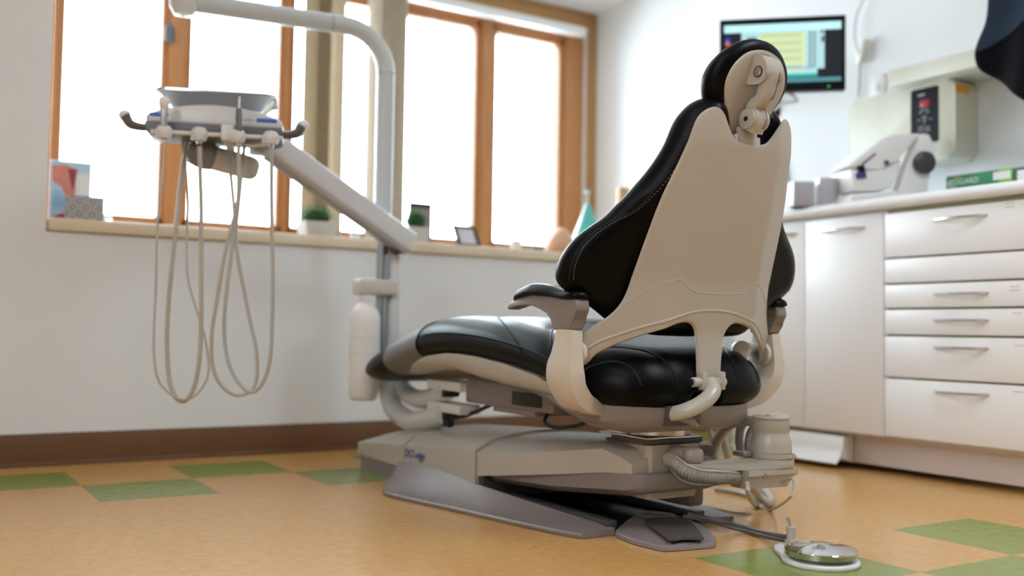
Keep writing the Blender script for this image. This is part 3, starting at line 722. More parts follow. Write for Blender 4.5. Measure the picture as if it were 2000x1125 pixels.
# column that carries the seat
cc = [(-.082, 1.845), (-.082, 1.750), (-.070, 1.738), (.070, 1.738), (.085, 1.750), (.085, 1.845)]
rg = []
for z, k in ((.080, .90), (.100, .94), (.135, .98), (.170, 1.0), (.203, 1.0)):
    rg.append([(chx(x*k), 1.80+(y-1.80)*k, z) for x, y in cc])
part('column', ring_loft(rg), MSHELL, ch, ang=25)
part('opening_shade_block', box((C-.020, 1.7355, .142), (C+.083, 1.80, .190), .002), MRUB, ch)  # black block gives the dark inside of the column opening
part('column_side', [box((C+.082, 1.76, .09), (C+.15, 1.95, .195), .012), box((C+.082, 1.78, .045), (C+.13, 2.2, .12), .01)], MGREY, ch)
part('column_cap', [box((C-.088, 1.742, .203), (C+.088, 1.87, .217), .004)], MDGREY, ch)
part('swivel_plate', [box((C-.100, 1.722, .2185), (C+.07, 1.90, .2235), .002), cyl((C, 1.80, .222), (C, 1.80, .236), .075, 40)], MCHROME, ch)
part('spring_pad', [cyl((C-.075, 1.86, .196), (C-.075, 1.86, .209), .028, 24, .002)], MDGREY, ch)
# skirt wings flaring to the floor
def wing(s):
    rg = []
    # stations along the length: inner ridge (x,z), outer floor edge (x)
    st = [(2.72, .232, .062, .262, ), (2.66, .233, .064, .300), (2.58, .234, .067, .345), (2.50, .234, .070, .374), (2.40, .232, .066, .360), (2.25, .226, .056, .328), (2.10, .205, .044, .300), (1.95, .175, .031, .272), (1.83, .148, .020, .246), (1.785, .138, .016, .228)]
    for y, xi, zi, xo in st:
        r = []
        for k in range(11):
            q = k/10; x = xi+(xo-xi)*q; z = .012+(zi-.012)*(1-q)**1.75
            r.append((chx(-s*-1*x) if False else C+s*x, y, z))
        r.append((C+s*(xo+.004), y, .008)); r.append((C+s*(xo+.002), y, .001)); r.append((C+s*xi, y, .001 if zi < .05 else .001))
        rg.append(r)
    part('base_skirt', ring_loft(rg), MGREY, ch, ang=35)
wing(-1); wing(1)
text('cover_lettering', 'DCI edge', .034, frame((C-.2315, 2.615, .092), (0, -1, .02), (0, 0, 1)), mat('blue_lettering', (.04, .07, .30), .5), ch, .0005, shear=.25)
part('brake_plate', [box((C-.14, 1.80, .004), (C+.14, 2.6, .010), .002)], MBLK, ch)
# ---- mechanism under the leg rest: post mount brackets, motor box, cables
part('motor_box', [box((C-.13, 2.05, .250), (C+.06, 2.50, .318), .008), box((C-.12, 2.15, .236), (C+.04, 2.36, .256), .004)], MGREY, ch)
part('motor_shade_plate', box((C-.133, 2.10, .262), (C-.128, 2.24, .298), .001), MRUB, ch)  # thin black plate stands in for a shaded recess in the motor box
part('power_cable', tube([(C-.10, 2.40, .250), (C-.11, 2.47, .225), (C-.12, 2.53, .208), (C-.13, 2.60, .202), (C-.13, 2.68, .205)], .006, 10, 6), MRUB, ch)
part('loop_cable', tube([(C-.10, 2.12, .245), (C-.12, 2.10, .225), (C-.12, 2.05, .218), (C-.11, 1.98, .228), (C-.10, 1.93, .245)], .005, 10, 6), MRUB, ch)
# ================================================================== delivery unit
V3 = Vector
py0 = 3.15
PP = aY(748, 390, py0); PX, PY = PP.x, PP.y
# light pole: vertical tube, bend, horizontal tube going left
zt_ = aY(748, 60, py0).z
far = aZ(372, 4, zt_); hd = (far-V3((PX, PY, zt_))); hd.z = 0; hdn = hd.normalized(); Lh = hd.length
t = thing('light_pole', 'tall pale steel pole whose bent top reaches left across the windows', 'light pole', (PX, PY, .18))
zs_b = aY(748, 470, py0).z
R_ = .15; pts = [V3((PX, PY, zs_b)), V3((PX, PY, zt_-R_*1.8)), V3((PX, PY, zt_-R_))]
for k in range(1, 9):
    a = math.radians(90*k/8); pts.append(V3((PX, PY, zt_-R_))+V3((0, 0, R_*math.sin(a)))+hdn*(R_*(1-math.cos(a))))
pts.append(V3((PX, PY, zt_))+hdn*Lh)
part('upper_tube', tube(pts, .0315, 28, 0), MPOLE, t)
part('tube_joint', [cyl(V3((PX, PY, zt_))+hdn*(R_+.045), V3((PX, PY, zt_))+hdn*(R_+.048), .0325, 28), cyl((PX, PY, zt_-R_-.004), (PX, PY, zt_-R_), .0325, 28)], MSTEEL, t)
e = V3((PX, PY, zt_))+hdn*(Lh+.02)
part('end_knuckle', [lathe([(-.05, .01), (-.045, .03), (-.02, .044), (.02, .046), (.05, .040), (.09, .02), (.095, .005)], e, (0, 0, 1), 28)], MDEL, t)
part('lower_tube', cyl((PX+.003, PY, .30), (PX+.003, PY, zs_b+.01), .020, 24), MSTEEL, t)

# ---- the delivery unit: column, arm, head
cx = aY(769, 560, py0); z485 = aY(769, 492, py0).z
dl = thing('delivery_unit', 'white dental delivery unit with instrument head on a sloping arm, left of the chair', 'dental delivery unit', (cx.x, cx.y, .25))
part('column', [cyl((cx.x, cx.y, .29), (cx.x, cx.y, z485), .0225, 28, .002), cyl((cx.x, cx.y, z485), (cx.x, cx.y, z485+.028), .016, 24, .004)], MDEL, dl)
part('column_collar', [cyl((cx.x, cx.y, z485-.006), (cx.x, cx.y, z485+.002), .025, 28)], MWHT, dl)
bL = aY(698, 560, py0-.02); bR = aY(778, 560, py0-.02); zb0 = aY(720, 576, py0-.02).z; zb1 = aY(720, 545, py0-.02).z
part('bottle_bracket', box((bL.x, py0-.048, zb0), (bR.x-.01, py0+.03, zb1), .010, 3), MSILL if False else mat('beige_grey_plastic', (.60, .57, .52), .35, noise=.01), dl)
A1 = V3((cx.x, cx.y-.0, z485+.035))
lo_end = aD(800, 478, A1.dot(fw) if False else (A1-O3).dot(fw)-.02); hi_end = aD(508, 268, 3.02)
ad = (hi_end-lo_end).normalized()
def bar(a, b, w, h, bev, seg=3, rnd=True):
    a, b = V3(a), V3(b); d = (b-a); L = d.length; m = frame(a, d, (0, 0, 1))
    return xf(box((0, -h/2, -w/2), (L, h/2, w/2), bev, seg), m)
part('lift_arm', [bar(lo_end-ad*.0, hi_end, .066, .080, .016, 4)], MDEL, dl)
part('arm_underside', bar(lo_end+ad*.03+V3((0, 0, -.044)), hi_end-ad*.03+V3((0, 0, -.044)), .045, .012, .004), mat('seam_grey_plastic', (.42, .42, .42), .4, noise=.01), dl)  # mid-grey strip along the bottom of the arm
part('arm_boot', [cyl(lo_end+ad*.07+V3((0, 0, -.05)), A1+V3((0, 0, -.012)), .022, 20, .003)], MDGREY, dl)
HO = aD(412, 240, 2.80)
RZ = math.radians(-20)
HM = Matrix.Translation(HO) @ Matrix.Rotation(RZ, 4, 'Z')
xd = HM.to_3x3() @ V3((1, 0, 0)); yd = HM.to_3x3() @ V3((0, 1, 0))
def hp_(px, py, yl):            # seen point on the plane local y = yl of the head
    d = ray(px, py); k = ((HO-O3).dot(yd)+yl)/d.dot(yd); return O3+d*k
def hl(px, py, yl): return HM.inverted() @ hp_(px, py, yl)
lk1 = hp_(394, 302, .12); lk2 = hp_(488, 328, .17)
lkd = (lk2-lk1); LL = lkd.length
part('link_arm', lathe([(.03, .034), (.031, .0365), (LL+.0, .0365), (LL+.012, .034), (LL+.022, .026), (LL+.026, .001)], lk1, lkd, 32), MDEL, dl)
part('link_end', lathe([(-.042, .001), (-.040, .020), (-.030, .034), (-.010, .040), (.02, .041), (.032, .038), (.034, .03)], lk1, lkd, 32), mat('grey_end_cap', (.26, .255, .25), .4, noise=.02), dl)
kn = hp_(512, 300, .17)
part('arm_knuckle', [cyl(hi_end+V3((0, 0, -.055)), hi_end+V3((0, 0, .03)), .033, 28, .004)], MDEL, dl)
part('head_post', [cyl(V3((lk1.x, lk1.y, lk1.z)), V3((lk1.x, lk1.y, HO.z-.02)), .024, 24)], MDELG, dl)
def H(bm): return xf(bm, HM)
def hprism(prof, y0, y1, bev):   # profile in local x,z
    m = Matrix(((1, 0, 0, 0), (0, 0, 1, y0), (0, 1, 0, 0), (0, 0, 0, 1)))
    return H(prism(prof, m, y1-y0, bev, 3))
xl = hl(283, 240, 0).x; xr = hl(553, 250, 0).x
part('head_base', [hprism([(xl, -.006), (xl+.002, -.034), (xl+.03, -.040), (xr-.03, -.042), (xr-.002, -.032), (xr, -.006)], -.012, .15, .004)], MDELG, dl)
top = [(xl+.002, -.006), (xl, .010)]+[(xl+.008+(xr-xl-.016)*k/10, .020+.031*math.sin(math.pi*k/10)**.8) for k in range(11)]+[(xr, .008), (xr-.002, -.006)]
part('head_shell', hprism(top, 0, .16, .006), MDEL, dl, ang=50)
for a_, b_ in ((xl+.012, xl+.062), (xr-.075, xr-.018)):
    part('touch_pad', H(box((a_, -.0025, .010), (b_, .02, .0215), .002)), MBLUE, dl)
part('print_marks', [H(box((xr-.135+k*.009, -.0022, .013), (xr-.130+k*.009, .001, .0155))) for k in range(6)], MDELG, dl)
for s, xe in ((-1, xl), (1, xr)):
    hpts = [V3((xe-s*.01, .02, -.020)), V3((xe+s*.020, .01, -.020)), V3((xe+s*.040, .005, -.014)), V3((xe+s*.052, .004, .004))]
    part('handle', [xf(tube(hpts, [.010, .011, .013, .015], 14, 5, flat=2.0), HM)], MDELG, dl)
    part('handle_grip', [xf(lathe([(-.004, .010), (.004, .016), (.014, .017), (.022, .010), (.025, .001)], hpts[-1]+V3((0, 0, -.004)), (s*.3, 0, 1), 16), HM)], MWHT, dl)
zr = hl(400, 262, -.05).z
part('holder_rail', H(cyl((hl(294, 262, -.05).x, -.05, zr), (hl(553, 270, -.05).x, -.05, zr), .0062, 16, .001)), MDEL, dl)
bx = hl(445, 250, -.05).x
part('rail_bracket', [H(box((bx-.018, -.062, zr-.016), (bx+.018, -.01, -.012), .006)), H(box((bx-.012, -.03, zr-.02), (bx+.012, .1, zr-.004), .004))], MDEL, dl)
hx = [hl(p, 262, -.058).x for p in (320, 389, 464, 529)]
for i, x in enumerate(hx):
    q = part('holder', [H(lathe([(-.024, .007), (-.019, .018), (-.006, .0235), (.007, .0225), (.016, .015), (.019, .004)], (x, -.052, zr), (0, 0, 1), 24))], MDEL, dl)
    part('holder_trigger', [H(cyl((x-.022, -.042, zr-.014), (x-.006, -.050, zr-.010), .006, 12, .001))], MWHT, q)
part('head_pipe', xf(tube([V3((hx[2]+.01, -.04, zr-.02)), V3((hx[2]+.035, -.045, zr-.028)), V3((hx[3]-.02, -.045, zr-.022))], .004, 8, 6), HM), MHOSE, dl)
# ---- tray on the head
tx0, tx1 = hl(312, 180, .02).x, hl(532, 205, .02).x
trt = thing('instrument_tray', 'polished steel tray with flared rim on top of the delivery head', 'tray', HO+V3((0, 0, .046)), rz=RZ)
def rr3(x0, x1, y0, y1, z, r=.035):
    return [HM @ V3(((x0+x1)/2+a, (y0+y1)/2+b, z)) for a, b in rrect(x1-x0, y1-y0, r, 4)]
z0 = .047; rg = [rr3(tx0+.035, tx1-.035, .03, .15, z0), rr3(tx0+.03, tx1-.03, .025, .155, z0+.003), rr3(tx0, tx1, -.002, .185, z0+.034), rr3(tx0-.012, tx1+.012, -.014, .197, z0+.038), rr3(tx0-.012, tx1+.012, -.014, .197, z0+.044), rr3(tx0-.002, tx1+.002, -.004, .187, z0+.044), rr3(tx0+.03, tx1-.03, .03, .15, z0+.006)]
part('tray_body', ring_loft(rg), MTRAY, trt, ang=50)
part('tray_support', H(box((tx0+.05, .05, .040), (tx1-.05, .18, .048), .003)), MDELG, trt)
# ---- instruments with their hoses
def hose(paths, yl0, yl1, r, parent, nm='hose', m=MHOSE):
    L = len(paths)-1
    return part(nm, tube([hp_(x, y, yl0+(yl1-yl0)*(i/L)**1.0) for i, (x, y) in enumerate(paths)], r, 10, 6), m, parent)
P1 = [(320, 276), (318, 320), (312, 380), (307, 455), (305, 548), (301, 640), (301, 700), (311, 746), (337, 772), (360, 780), (382, 772), (402, 745), (408, 712), (399, 655), (388, 618), (371, 563), (365, 525), (365, 455), (368, 402), (364, 335), (356, 276)]
P2 = [(390, 282), (391, 340), (393, 402), (393, 470), (393, 560), (393, 630), (390, 697), (382, 746), (370, 774), (356, 784), (341, 772), (330, 735), (326, 660), (330, 580), (339, 492), (347, 417), (355, 340), (366, 272)]
P3 = [(466, 288), (466, 330), (464, 395), (453, 440), (438, 503), (424, 585), (414, 650), (415, 712), (430, 749), (456, 770), (479, 769), (495, 757), (502, 730), (500, 680), (490, 634), (475, 559), (464, 499), (461, 455), (466, 402), (472, 340), (478, 278)]
P4 = [(530, 290), (530, 340), (530, 395), (531, 455), (533, 529), (532, 620), (528, 697), (516, 742), (497, 765), (477, 759), (456, 731), (442, 690), (438, 634), (443, 567), (453, 484), (457, 436), (456, 395), (450, 335), (446, 276)]
def ip(px, py): return hp_(px, py, -.062)
t = thing('air_water_syringe', 'syringe with white button head hanging leftmost on the delivery unit', 'syringe', ip(320, 276), 'instruments hanging on the delivery unit')
a, b = ip(320, 272), ip(320, 212); up_ = (b-a).normalized(); mid = a.lerp(b, .5)
part('body', [lathe([(0, .0055), (.012, .0065), (.03, .0085), (.070, .0095), (.088, .0085)], a, up_, 20)], MINST, t)
part('button_head', [lathe([(0, .006), (.006, .0115), (.018, .0145), (.030, .0135), (.036, .008), (.038, .001)], b-up_*.004, up_+V3((0, -.2, 0)), 20)], MWHT, t)
hose(P1, -.062, .10, .0032, t)
t = thing('handpiece_connector', 'short metal hose connector with black ring in the second holder from left', 'hose connector', ip(389, 282), 'instruments hanging on the delivery unit')
a, b = ip(389, 282), ip(388, 250)
part('coupling', [cyl(a, b, .0068, 20, .001)], MMIR, t); part('sealing_ring', [cyl(a-(b-a)*.12, a, .0075, 20, .001)], MRUB, t)
hose(P2, -.062, .10, .0064, t)
t = thing('dental_handpiece', 'slate grey handpiece with thin upright tip in the third holder from left', 'handpiece', ip(466, 290), 'instruments hanging on the delivery unit')
a, b = ip(466, 290), ip(467, 188); L = (b-a).length; u_ = (b-a).normalized()
part('nozzle', lathe([(L*.76, .0050), (L*.97, .0045), (L, .003)], a, u_, 16), MINST, t)
part('grip', lathe([(L*.28, .007), (L*.31, .0095), (L*.42, .0098), (L*.46, .0085), (L*.72, .0085), (L*.76, .007)], a, u_, 20), MDELG, t)
part('coupling', lathe([(0, .0052), (L*.06, .0065), (L*.28, .0068)], a, u_, 20), MMIR, t)
hose(P3, -.062, .09, .0056, t)
t = thing('handpiece_connector', 'short metal hose connector in the rightmost holder of the delivery unit', 'hose connector', ip(530, 290), 'instruments hanging on the delivery unit')
a, b = ip(530, 290), ip(530, 258)
part('coupling', [cyl(a, b, .0066, 20, .001)], MMIR, t)
hose(P4, -.062, .09, .0056, t)
# ---- water bottle
bt = aY(713, 600, py0-.02); D_ = (bt-O3).dot(fw)
def bz(py): return aY(713, py, py0-.02).z
t = thing('water_bottle', 'white plastic water bottle screwed under the bracket on the column', 'bottle', (bt.x, bt.y, bz(782)))
k = (bt-aY(684.5, 600, py0-.02)).length
zB = bz(782)
part('bottle_body', lathe([(0, k*.62), (.004, k*.84), (.02, k*.92), (.05, k*.95), (.15, k), (bz(640)-zB, k), (bz(620)-zB, k*.99), (bz(607)-zB, k*.86), (bz(598)-zB, k*.62), (bz(592)-zB, k*.40), (bz(586)-zB, k*.34)], (bt.x, bt.y, zB), (0, 0, 1), 36), MBOT, t, ang=60)
part('bottle_cap', cyl((bt.x, bt.y, bz(592)), (bt.x, bt.y, zb0+.002), k*.40, 28, .002), MWHT, t)
part('mould_line', [lathe([(bz(660)-zB, k*1.001), (bz(660)-zB+.001, k*1.006), (bz(660)-zB+.002, k*1.001)], (bt.x, bt.y, zB), (0, 0, 1), 36), lathe([(bz(690)-zB, k*1.0), (bz(690)-zB+.001, k*1.006), (bz(690)-zB+.002, k*1.0)], (bt.x, bt.y, zB), (0, 0, 1), 36)], MDEL, t)

# ---- mounting loops from the chair to the column (belong to the chair)
m1 = aX(872, 764, C-.13); m2 = aX(872, 808, C-.13)
def lp(px, py, q, m): # between mount and column
    return aY(px, py, m.y+(py0-m.y)*q)
l1 = [m1, lp(840, 778, .3, m1), lp(812, 778, .6, m1), lp(792, 764, .85, m1), lp(780, 738, 1, m1), V3((cx.x, cx.y, .33)), V3((cx.x, cx.y, .36))]
l2 = [m2, lp(835, 818, .3, m2), lp(800, 822, .6, m2), lp(768, 795, .9, m2), lp(756, 755, 1, m2), V3((PX, PY, .30)), V3((PX, PY, .36))]
part('post_mount', tube(l1, .030, 20, 8), MPOLE if False else MDEL, ch)
part('light_mount', tube(l2, .034, 20, 8), MDEL, ch)
for m_ in (m1, m2):
    part('mount_knob', cyl(m_+V3((-.015, 0, .0)), m_+V3((.035, -.01, 0)), .0175, 24, .003), MRUB, ch)
for m_, pya in ((m1, 748), (m2, 790)):
    p = aX(845, pya, C-.13); q = aX(900, pya, C-.13)
    part('mount_bracket', box((C-.15, q.y-.03, p.z-.016), (C-.08, p.y, p.z+.012), .004), MDEL, ch)
ct = aX(880, 826, C-.13)
part('supply_tube', [tube([aD(1380, 815, 2.75), aD(1388, 845, 2.75), aD(1402, 900, 2.78)], .007, 10, 5), tube([aD(1398, 812, 2.75), aD(1408, 842, 2.75), aD(1422, 892, 2.80)], .011, 12, 5)], MSHELL, ch)
part('cable_plug', [cyl(ct, ct+V3((0, .05, .0)), .014, 20, .002)], MRUB, ch)
part('blue_connector', [cyl(ct+V3((0, .05, 0)), ct+V3((0, .085, -.002)), .013, 20, .002)], mat('blue_plastic', (.02, .05, .16), .4), ch)

# ================================================================== canister on its swing arm
cc_ = aD(1505, 893, 2.347); cx_, cy_, cz_ = cc_.x, cc_.y, cc_.z
A_ = aY(1345, 903, 1.685); A_.z = cz_-.004
t = thing('suction_canister', 'cream suction canister on a swing arm beside the chair base', 'suction canister', (cx_, cy_, .07))
ax = (V3((cx_, cy_, 0))-V3((A_.x, A_.y, 0))).normalized(); m = frame((A_.x, A_.y, cz_-.0), ax, V3((0, 0, 1)).cross(ax))
La = (V3((cx_, cy_, 0))-V3((A_.x, A_.y, 0))).length
def zc(py, D=2.347): return aD(1505, py, D).z
ar = [(-.022, 0), (-.018, .016), (0, .022), (La-.07, .024), (La-.02, .046), (La+.03, .046), (La+.046, .030), (La+.047, -.03), (La+.03, -.046), (La-.02, -.046), (La-.07, -.024), (0, -.022), (-.018, -.016)]
part('swing_arm', xf(prism(ar, Matrix.Translation((0, 0, -.022)), .021, .003, 2), m), MSHELL, t)
hb = [(La-.105, .040), (La+.046, .044), (La+.049, 0), (La+.046, -.044), (La-.105, -.040)]
hb2 = [(La-.100, .026), (La+.022, .032), (La+.028, 0), (La+.022, -.032), (La-.100, -.026)]
z1, z2 = -.0225, -.066
part('arm_housing', ring_loft([[m @ V3((a, b, z)) for a, b in pts] for pts, z in ((hb, z1), (hb, z1-.012), ([(a*.5+c*.5, b*.5+d*.5) for (a, b), (c, d) in zip(hb, hb2)], -.042), (hb2, z2))]), MSHELL, t, ang=25)
part('housing_hole', xf(cyl((La-.055, -.0415, -.036), (La-.055, -.0395, -.036), .0065, 20), m), MGREY, t)
zb_ = cz_
pr = [(0, .047), (.010, .0485), (.0115, .0485), (.012, .0475), (.0135, .0475), (.014, .0490), (zc(866)-zb_, .0488), (zc(858)-zb_, .0465), (zc(852)-zb_, .0435), (zc(845)-zb_, .0425), (zc(842)-zb_, .0425), (zc(841)-zb_, .0432), (zc(820)-zb_, .0438), (zc(819)-zb_, .0425), (zc(817)-zb_, .0425)]
part('canister_body', lathe(pr, (cx_, cy_, zb_), (0, 0, 1), 48), MSHELL, t, ang=30)
part('canister_cap', [lathe([(0, .0445), (.003, .0448), (.005, .043), (.009, .030), (.010, .001)], (cx_, cy_, zc(817)), (0, 0, 1), 48), bar((cx_-.03, cy_-.02, zc(812)+.003), (cx_+.03, cy_+.01, zc(812)+.003), .012, .008, .003)], MSHELL, t)
part('latch', [xf(box((La+.005, -.0495, .001), (La+.035, -.040, .010), .002), m), xf(box((La+.020, -.052, .004), (La+.026, -.044, .014), .001), m)], MSHELL, t)
pe = aD(1468, 822, 2.36)
MPIPE = mat('grey_beige_pipe', (.36, .34, .32), .35, noise=.02)
part('elbow_pipe', tube([V3((cx_-.03, cy_+.01, pe.z)), aD(1450, 822, 2.38), aD(1428, 828, 2.42), aD(1410, 845, 2.48), aD(1396, 870, 2.54), aD(1384, 900, 2.60)], .0125, 18, 8), MPIPE, t)
part('outlet_pipe', [tube([aD(1452, 826, 2.40), aD(1446, 838, 2.41), aD(1444, 858, 2.42), aD(1446, 880, 2.42)], .0105, 16, 6), tube([aD(1472, 832, 2.44), aD(1464, 845, 2.45), aD(1460, 862, 2.45), aD(1460, 880, 2.45)], .008, 14, 6)], MPIPE, t)
part('side_tab', xf(box((La-.075, .01, .002), (La-.03, .05, .014), .004), m), MGREY, t)
# mauve knuckle arm from the column
kb_ = V3((C-.005, 1.742, cz_+.018)); ke = V3((A_.x+.008, A_.y, cz_+.014))
part('knuckle_arm', [tube([V3((C-.02, 1.78, cz_+.020)), kb_, kb_.lerp(ke, .5)+V3((0, 0, .001)), ke+V3((.01, 0, -.003))], [.015, .017, .018, .020], 18, 6, flat=1.15), cyl((ke.x+.004, ke.y, cz_-.001), (ke.x+.004, ke.y, cz_+.031), .024, 32, .008)], MLEV, t)
part('pivot_nut', cyl((A_.x+.01, A_.y, cz_-.030), (A_.x+.01, A_.y, cz_-.022), .013, 24, .001), MCHROME, t)
t2 = [V3((C+.0, 1.775, cz_+.002)), aY(1312, 900, 1.715), aY(1335, 917, 1.68), aY(1362, 927, 1.66), aY(1400, 930, 1.645), V3(m @ V3((La-.104, 0, -.042)))]
part('corrugated_hose', tube(t2, .0165, 16, 8, ribs=.0062), MRIB, t, ang=20)
part('hose_cover', tube([p+V3((0, -.013, .012)) for p in t2], .0028, 10, 8), MSHELL, t)
part('control_cable', tube([V3((C-.005, 1.76, cz_-.01)), aY(1308, 915, 1.70), aY(1330, 938, 1.67), aY(1360, 947, 1.65), aY(1400, 945, 1.64), aY(1436, 936, 1.64)], .0035, 8, 8), MDHOSE, t)
# hoses looping to the floor behind
solo('vacuum_hose', tube([aD(1462, 935, 2.36), aZ(1480, 968, .035), aZ(1500, 982, .014), aZ(1504, 972, .013), aZ(1485, 950, .013), aZ(1455, 938, .013), aZ(1425, 935, .013), aZ(1395, 938, .013)], .0115, 16, 8), MHOSE, 'thick beige suction hose looping down to the floor under the canister', 'hose')
solo('drain_hose', tube([aD(1458, 935, 2.30), aD(1462, 965, 2.25), aZ(1474, 986, .012), aZ(1486, 989, .0075), aZ(1483, 979, .0075), aZ(1462, 968, .0075), aZ(1428, 960, .0075), aZ(1398, 956, .0075)], .0062, 12, 8), MHOSE, 'thinner beige drain hose curling on the floor under the canister', 'hose')
solo('floor_cable', tube([V3((cx_+.02, cy_, .10)), aD(1546, 935, 2.25), aD(1551, 955, 2.20), aD(1540, 975, 2.15), aZ(1505, 996, .004), aZ(1455, 1003, .004), aZ(1410, 996, .004), aZ(1360, 985, .004)], .0032, 8, 8), MHOSE, 'thin grey cable hanging in a loop from the canister housing to the floor', 'cable')

# ================================================================== foot controls
def fpoly(pts, z): return [aZ(x, y, z) for x, y in pts]
lo_ = fpoly([(1203, 1050), (1206, 1055), (1254, 1070), (1289, 1075), (1308, 1075), (1390, 1068), (1398, 1064)], 0)
tp_ = fpoly([(1205, 1032), (1203, 1037), (1207, 1041), (1240, 1054.6), (1288, 1066), (1303, 1067.5), (1345, 1064.5), (1387, 1061), (1396, 1059), (1397, 1052.5), (1393, 1044), (1377, 1029), (1349, 1016), (1325, 1006), (1300, 999), (1270, 998), (1248, 1002), (1236, 1008), (1227, 1014), (1217, 1022)], .011)
cen = sum(tp_, V3())/len(tp_)
bp = [V3((p.x, p.y, 0)) for p in cat_rom(tp_, 3, True)]
def scl(P, k, z): return [V3((cen.x+(p.x-cen.x)*k, cen.y+(p.y-cen.y)*k, z)) for p in P]
t = thing('foot_control', 'flat taupe foot pedal with dark rectangular pad, on the floor behind the chair base', 'foot pedal', (cen.x, cen.y, 0))
part('housing', ring_loft([scl(bp, 1.0, .0005), scl(bp, 1.012, .002), scl(bp, 1.0, .0095), scl(bp, .985, .0112), scl(bp, .90, .0125), scl(bp, .5, .0150)]), MGREY, t, ang=30)
pp_ = fpoly([(1259, 1018), (1267.5, 1013), (1288, 1009.5), (1326, 1009.5), (1342.6, 1014), (1356, 1025), (1370, 1041.6), (1374, 1049), (1370, 1051), (1336, 1050), (1322, 1052.5), (1311, 1053), (1305, 1051)], .024)
cen2 = sum(pp_, V3())/len(pp_); pd = cat_rom(pp_, 2, True)
part('pedal_pad', ring_loft([[V3((p.x, p.y, .0195)) for p in pd], [V3((p.x, p.y, .0235)) for p in pd], [V3((cen2.x+(p.x-cen2.x)*.98, cen2.y+(p.y-cen2.y)*.98, .0242)) for p in pd]]), mat('dark_taupe_rubber', (.075, .062, .055), .55, bump=.4, bscale=900), t, ang=40)
part('pad_stem', ring_loft([[V3((cen2.x+(p.x-cen2.x)*.7, cen2.y+(p.y-cen2.y)*.7, z)) for p in pd] for z in (.012, .0197)]), MRUB, t)
hc = aZ(1284, 1010, .012)
part('hump', ring_loft([[hc+V3((math.cos(a)*.048*k*.8-math.sin(a)*.022*k*-.5, math.sin(a)*.022*k-math.cos(a)*.048*k*.55, z-.012)) for a in np.linspace(0, 6.283, 28)[:-1]] for k, z in ((1, .009), (.96, .016), (.86, .0205), (.6, .022))]), MGREY, t, ang=50)
g1 = aZ(1224, 1036, .0128)
part('embossed_ring', tube([g1+V3((.014*math.cos(a), .014*math.sin(a), 0)) for a in np.linspace(0, 6.283, 20)], .0012, 6, 0), MGREY, t)
# chrome disc foot control
fc = V3((1.603, 1.372, 0))
t = thing('rheostat_foot_control', 'round chrome disc foot control on a white base, front right on the floor', 'foot control', (fc.x, fc.y, 0))
kp = aZ(1545, 1062, .008); kd = (kp-fc); kd.z = 0
bo = []
for k in range(48):
    a = 2*math.pi*k/48; d = V3((math.cos(a), math.sin(a), 0)); e_ = max(0, d.dot(kd.normalized()))**6; bo.append(d*(.0765+e_*max(0, kd.length+.018-.0765)))
part('base_plate', ring_loft([[fc+p*.985+V3((0, 0, .0005)) for p in bo], [fc+p+V3((0, 0, .002)) for p in bo], [fc+p+V3((0, 0, .007)) for p in bo], [fc+p*.975+V3((0, 0, .0092)) for p in bo]]), MWHT, t, ang=50)
part('riser', lathe([(.008, .062), (.018, .061)], fc, (0, 0, 1), 48), MDELG, t)
part('chrome_disc', lathe([(.0165, .068), (.0175, .0712), (.0285, .0718), (.0300, .0705), (.0325, .045), (.0355, .022), (.0395, .003), (.0397, .0005)], fc, (0, 0, 1), 96), MMIR, t, ang=30)
part('valve_post', [lathe([(.008, .014), (.018, .013), (.0185, .0095), (.034, .0090), (.0345, .0110), (.044, .0105), (.046, .006)], V3((kp.x, kp.y, 0)), (0, 0, 1), 28)], MSHELL, t, ang=30)
part('toggle', tube([V3((kp.x, kp.y, .044)), V3((kp.x-.004, kp.y, .054)), V3((kp.x-.009, kp.y+.002, .066))], [.0025, .003, .0045], 10, 3), MSHELL, t)
solo('foot_control_hose', [tube([aZ(1345, 1005, .034), aZ(1395, 1016, .028), aZ(1450, 1030, .010), aZ(1500, 1043, .012), V3((kp.x, kp.y, .020))], .0062, 12, 8), tube([aZ(1335, 1008, .030), aZ(1390, 1020, .022), aZ(1450, 1036, .007), aZ(1500, 1049, .008), V3((kp.x-.003, kp.y-.004, .014))], .0045, 12, 8)], MDHOSE, 'dark grey twin hose running along the floor to the chrome foot control', 'hose')

# ================================================================== wall side
# x-ray control unit
xf0 = 3.28; p0 = aX(1658, 240, xf0); p1 = aX(1866, 240, xf0); zt1_ = aX(1866, 150, xf0).z; zb1_ = aX(1866, 306, xf0).z
t = thing('xray_control_unit', 'ivory wall-mounted control box with black keypad and red display', 'x-ray unit', (3.35, p1.y, zb1_))
m = Matrix(((0, 0, 1, xf0), (1, 0, 0, (p0.y+p1.y)/2), (0, 1, 0, (zt1_+zb1_)/2), (0, 0, 0, 1)))
part('housing', prism(rrect(p0.y-p1.y, zt1_-zb1_, .03), m, XR-xf0-.001, .012, 3), MXR, t, ang=50)
def onf(px, py, d=0): return aX(px, py, xf0-.001-d)
a = onf(1779, 175); b = onf(1833, 180); zA = onf(1779, 178).z; zB_ = onf(1779, 285).z
m = Matrix(((0, 0, 1, xf0-.002), (-1, 0, 0, (a.y+b.y)/2), (0, 1, 0, (zA+zB_)/2), (0, 0, 0, 1)))
kpd = part('keypad', prism(rrect(a.y-b.y, zA-zB_, .008), m, .003, .0008, 1), MBLK, t)
d0 = onf(1797, 190); d1 = onf(1816, 200)
part('display', box((xf0-.0035, d1.y, aX(1806, 209, xf0).z), (xf0-.0015, d0.y, aX(1806, 195, xf0).z), .0005), mat('red_display', (.2, 0, .01), .3, emit=(1, .0, .05), es=.10), kpd)
mk = []
gm = mat('grey_print', (.35, .36, .38), .5)
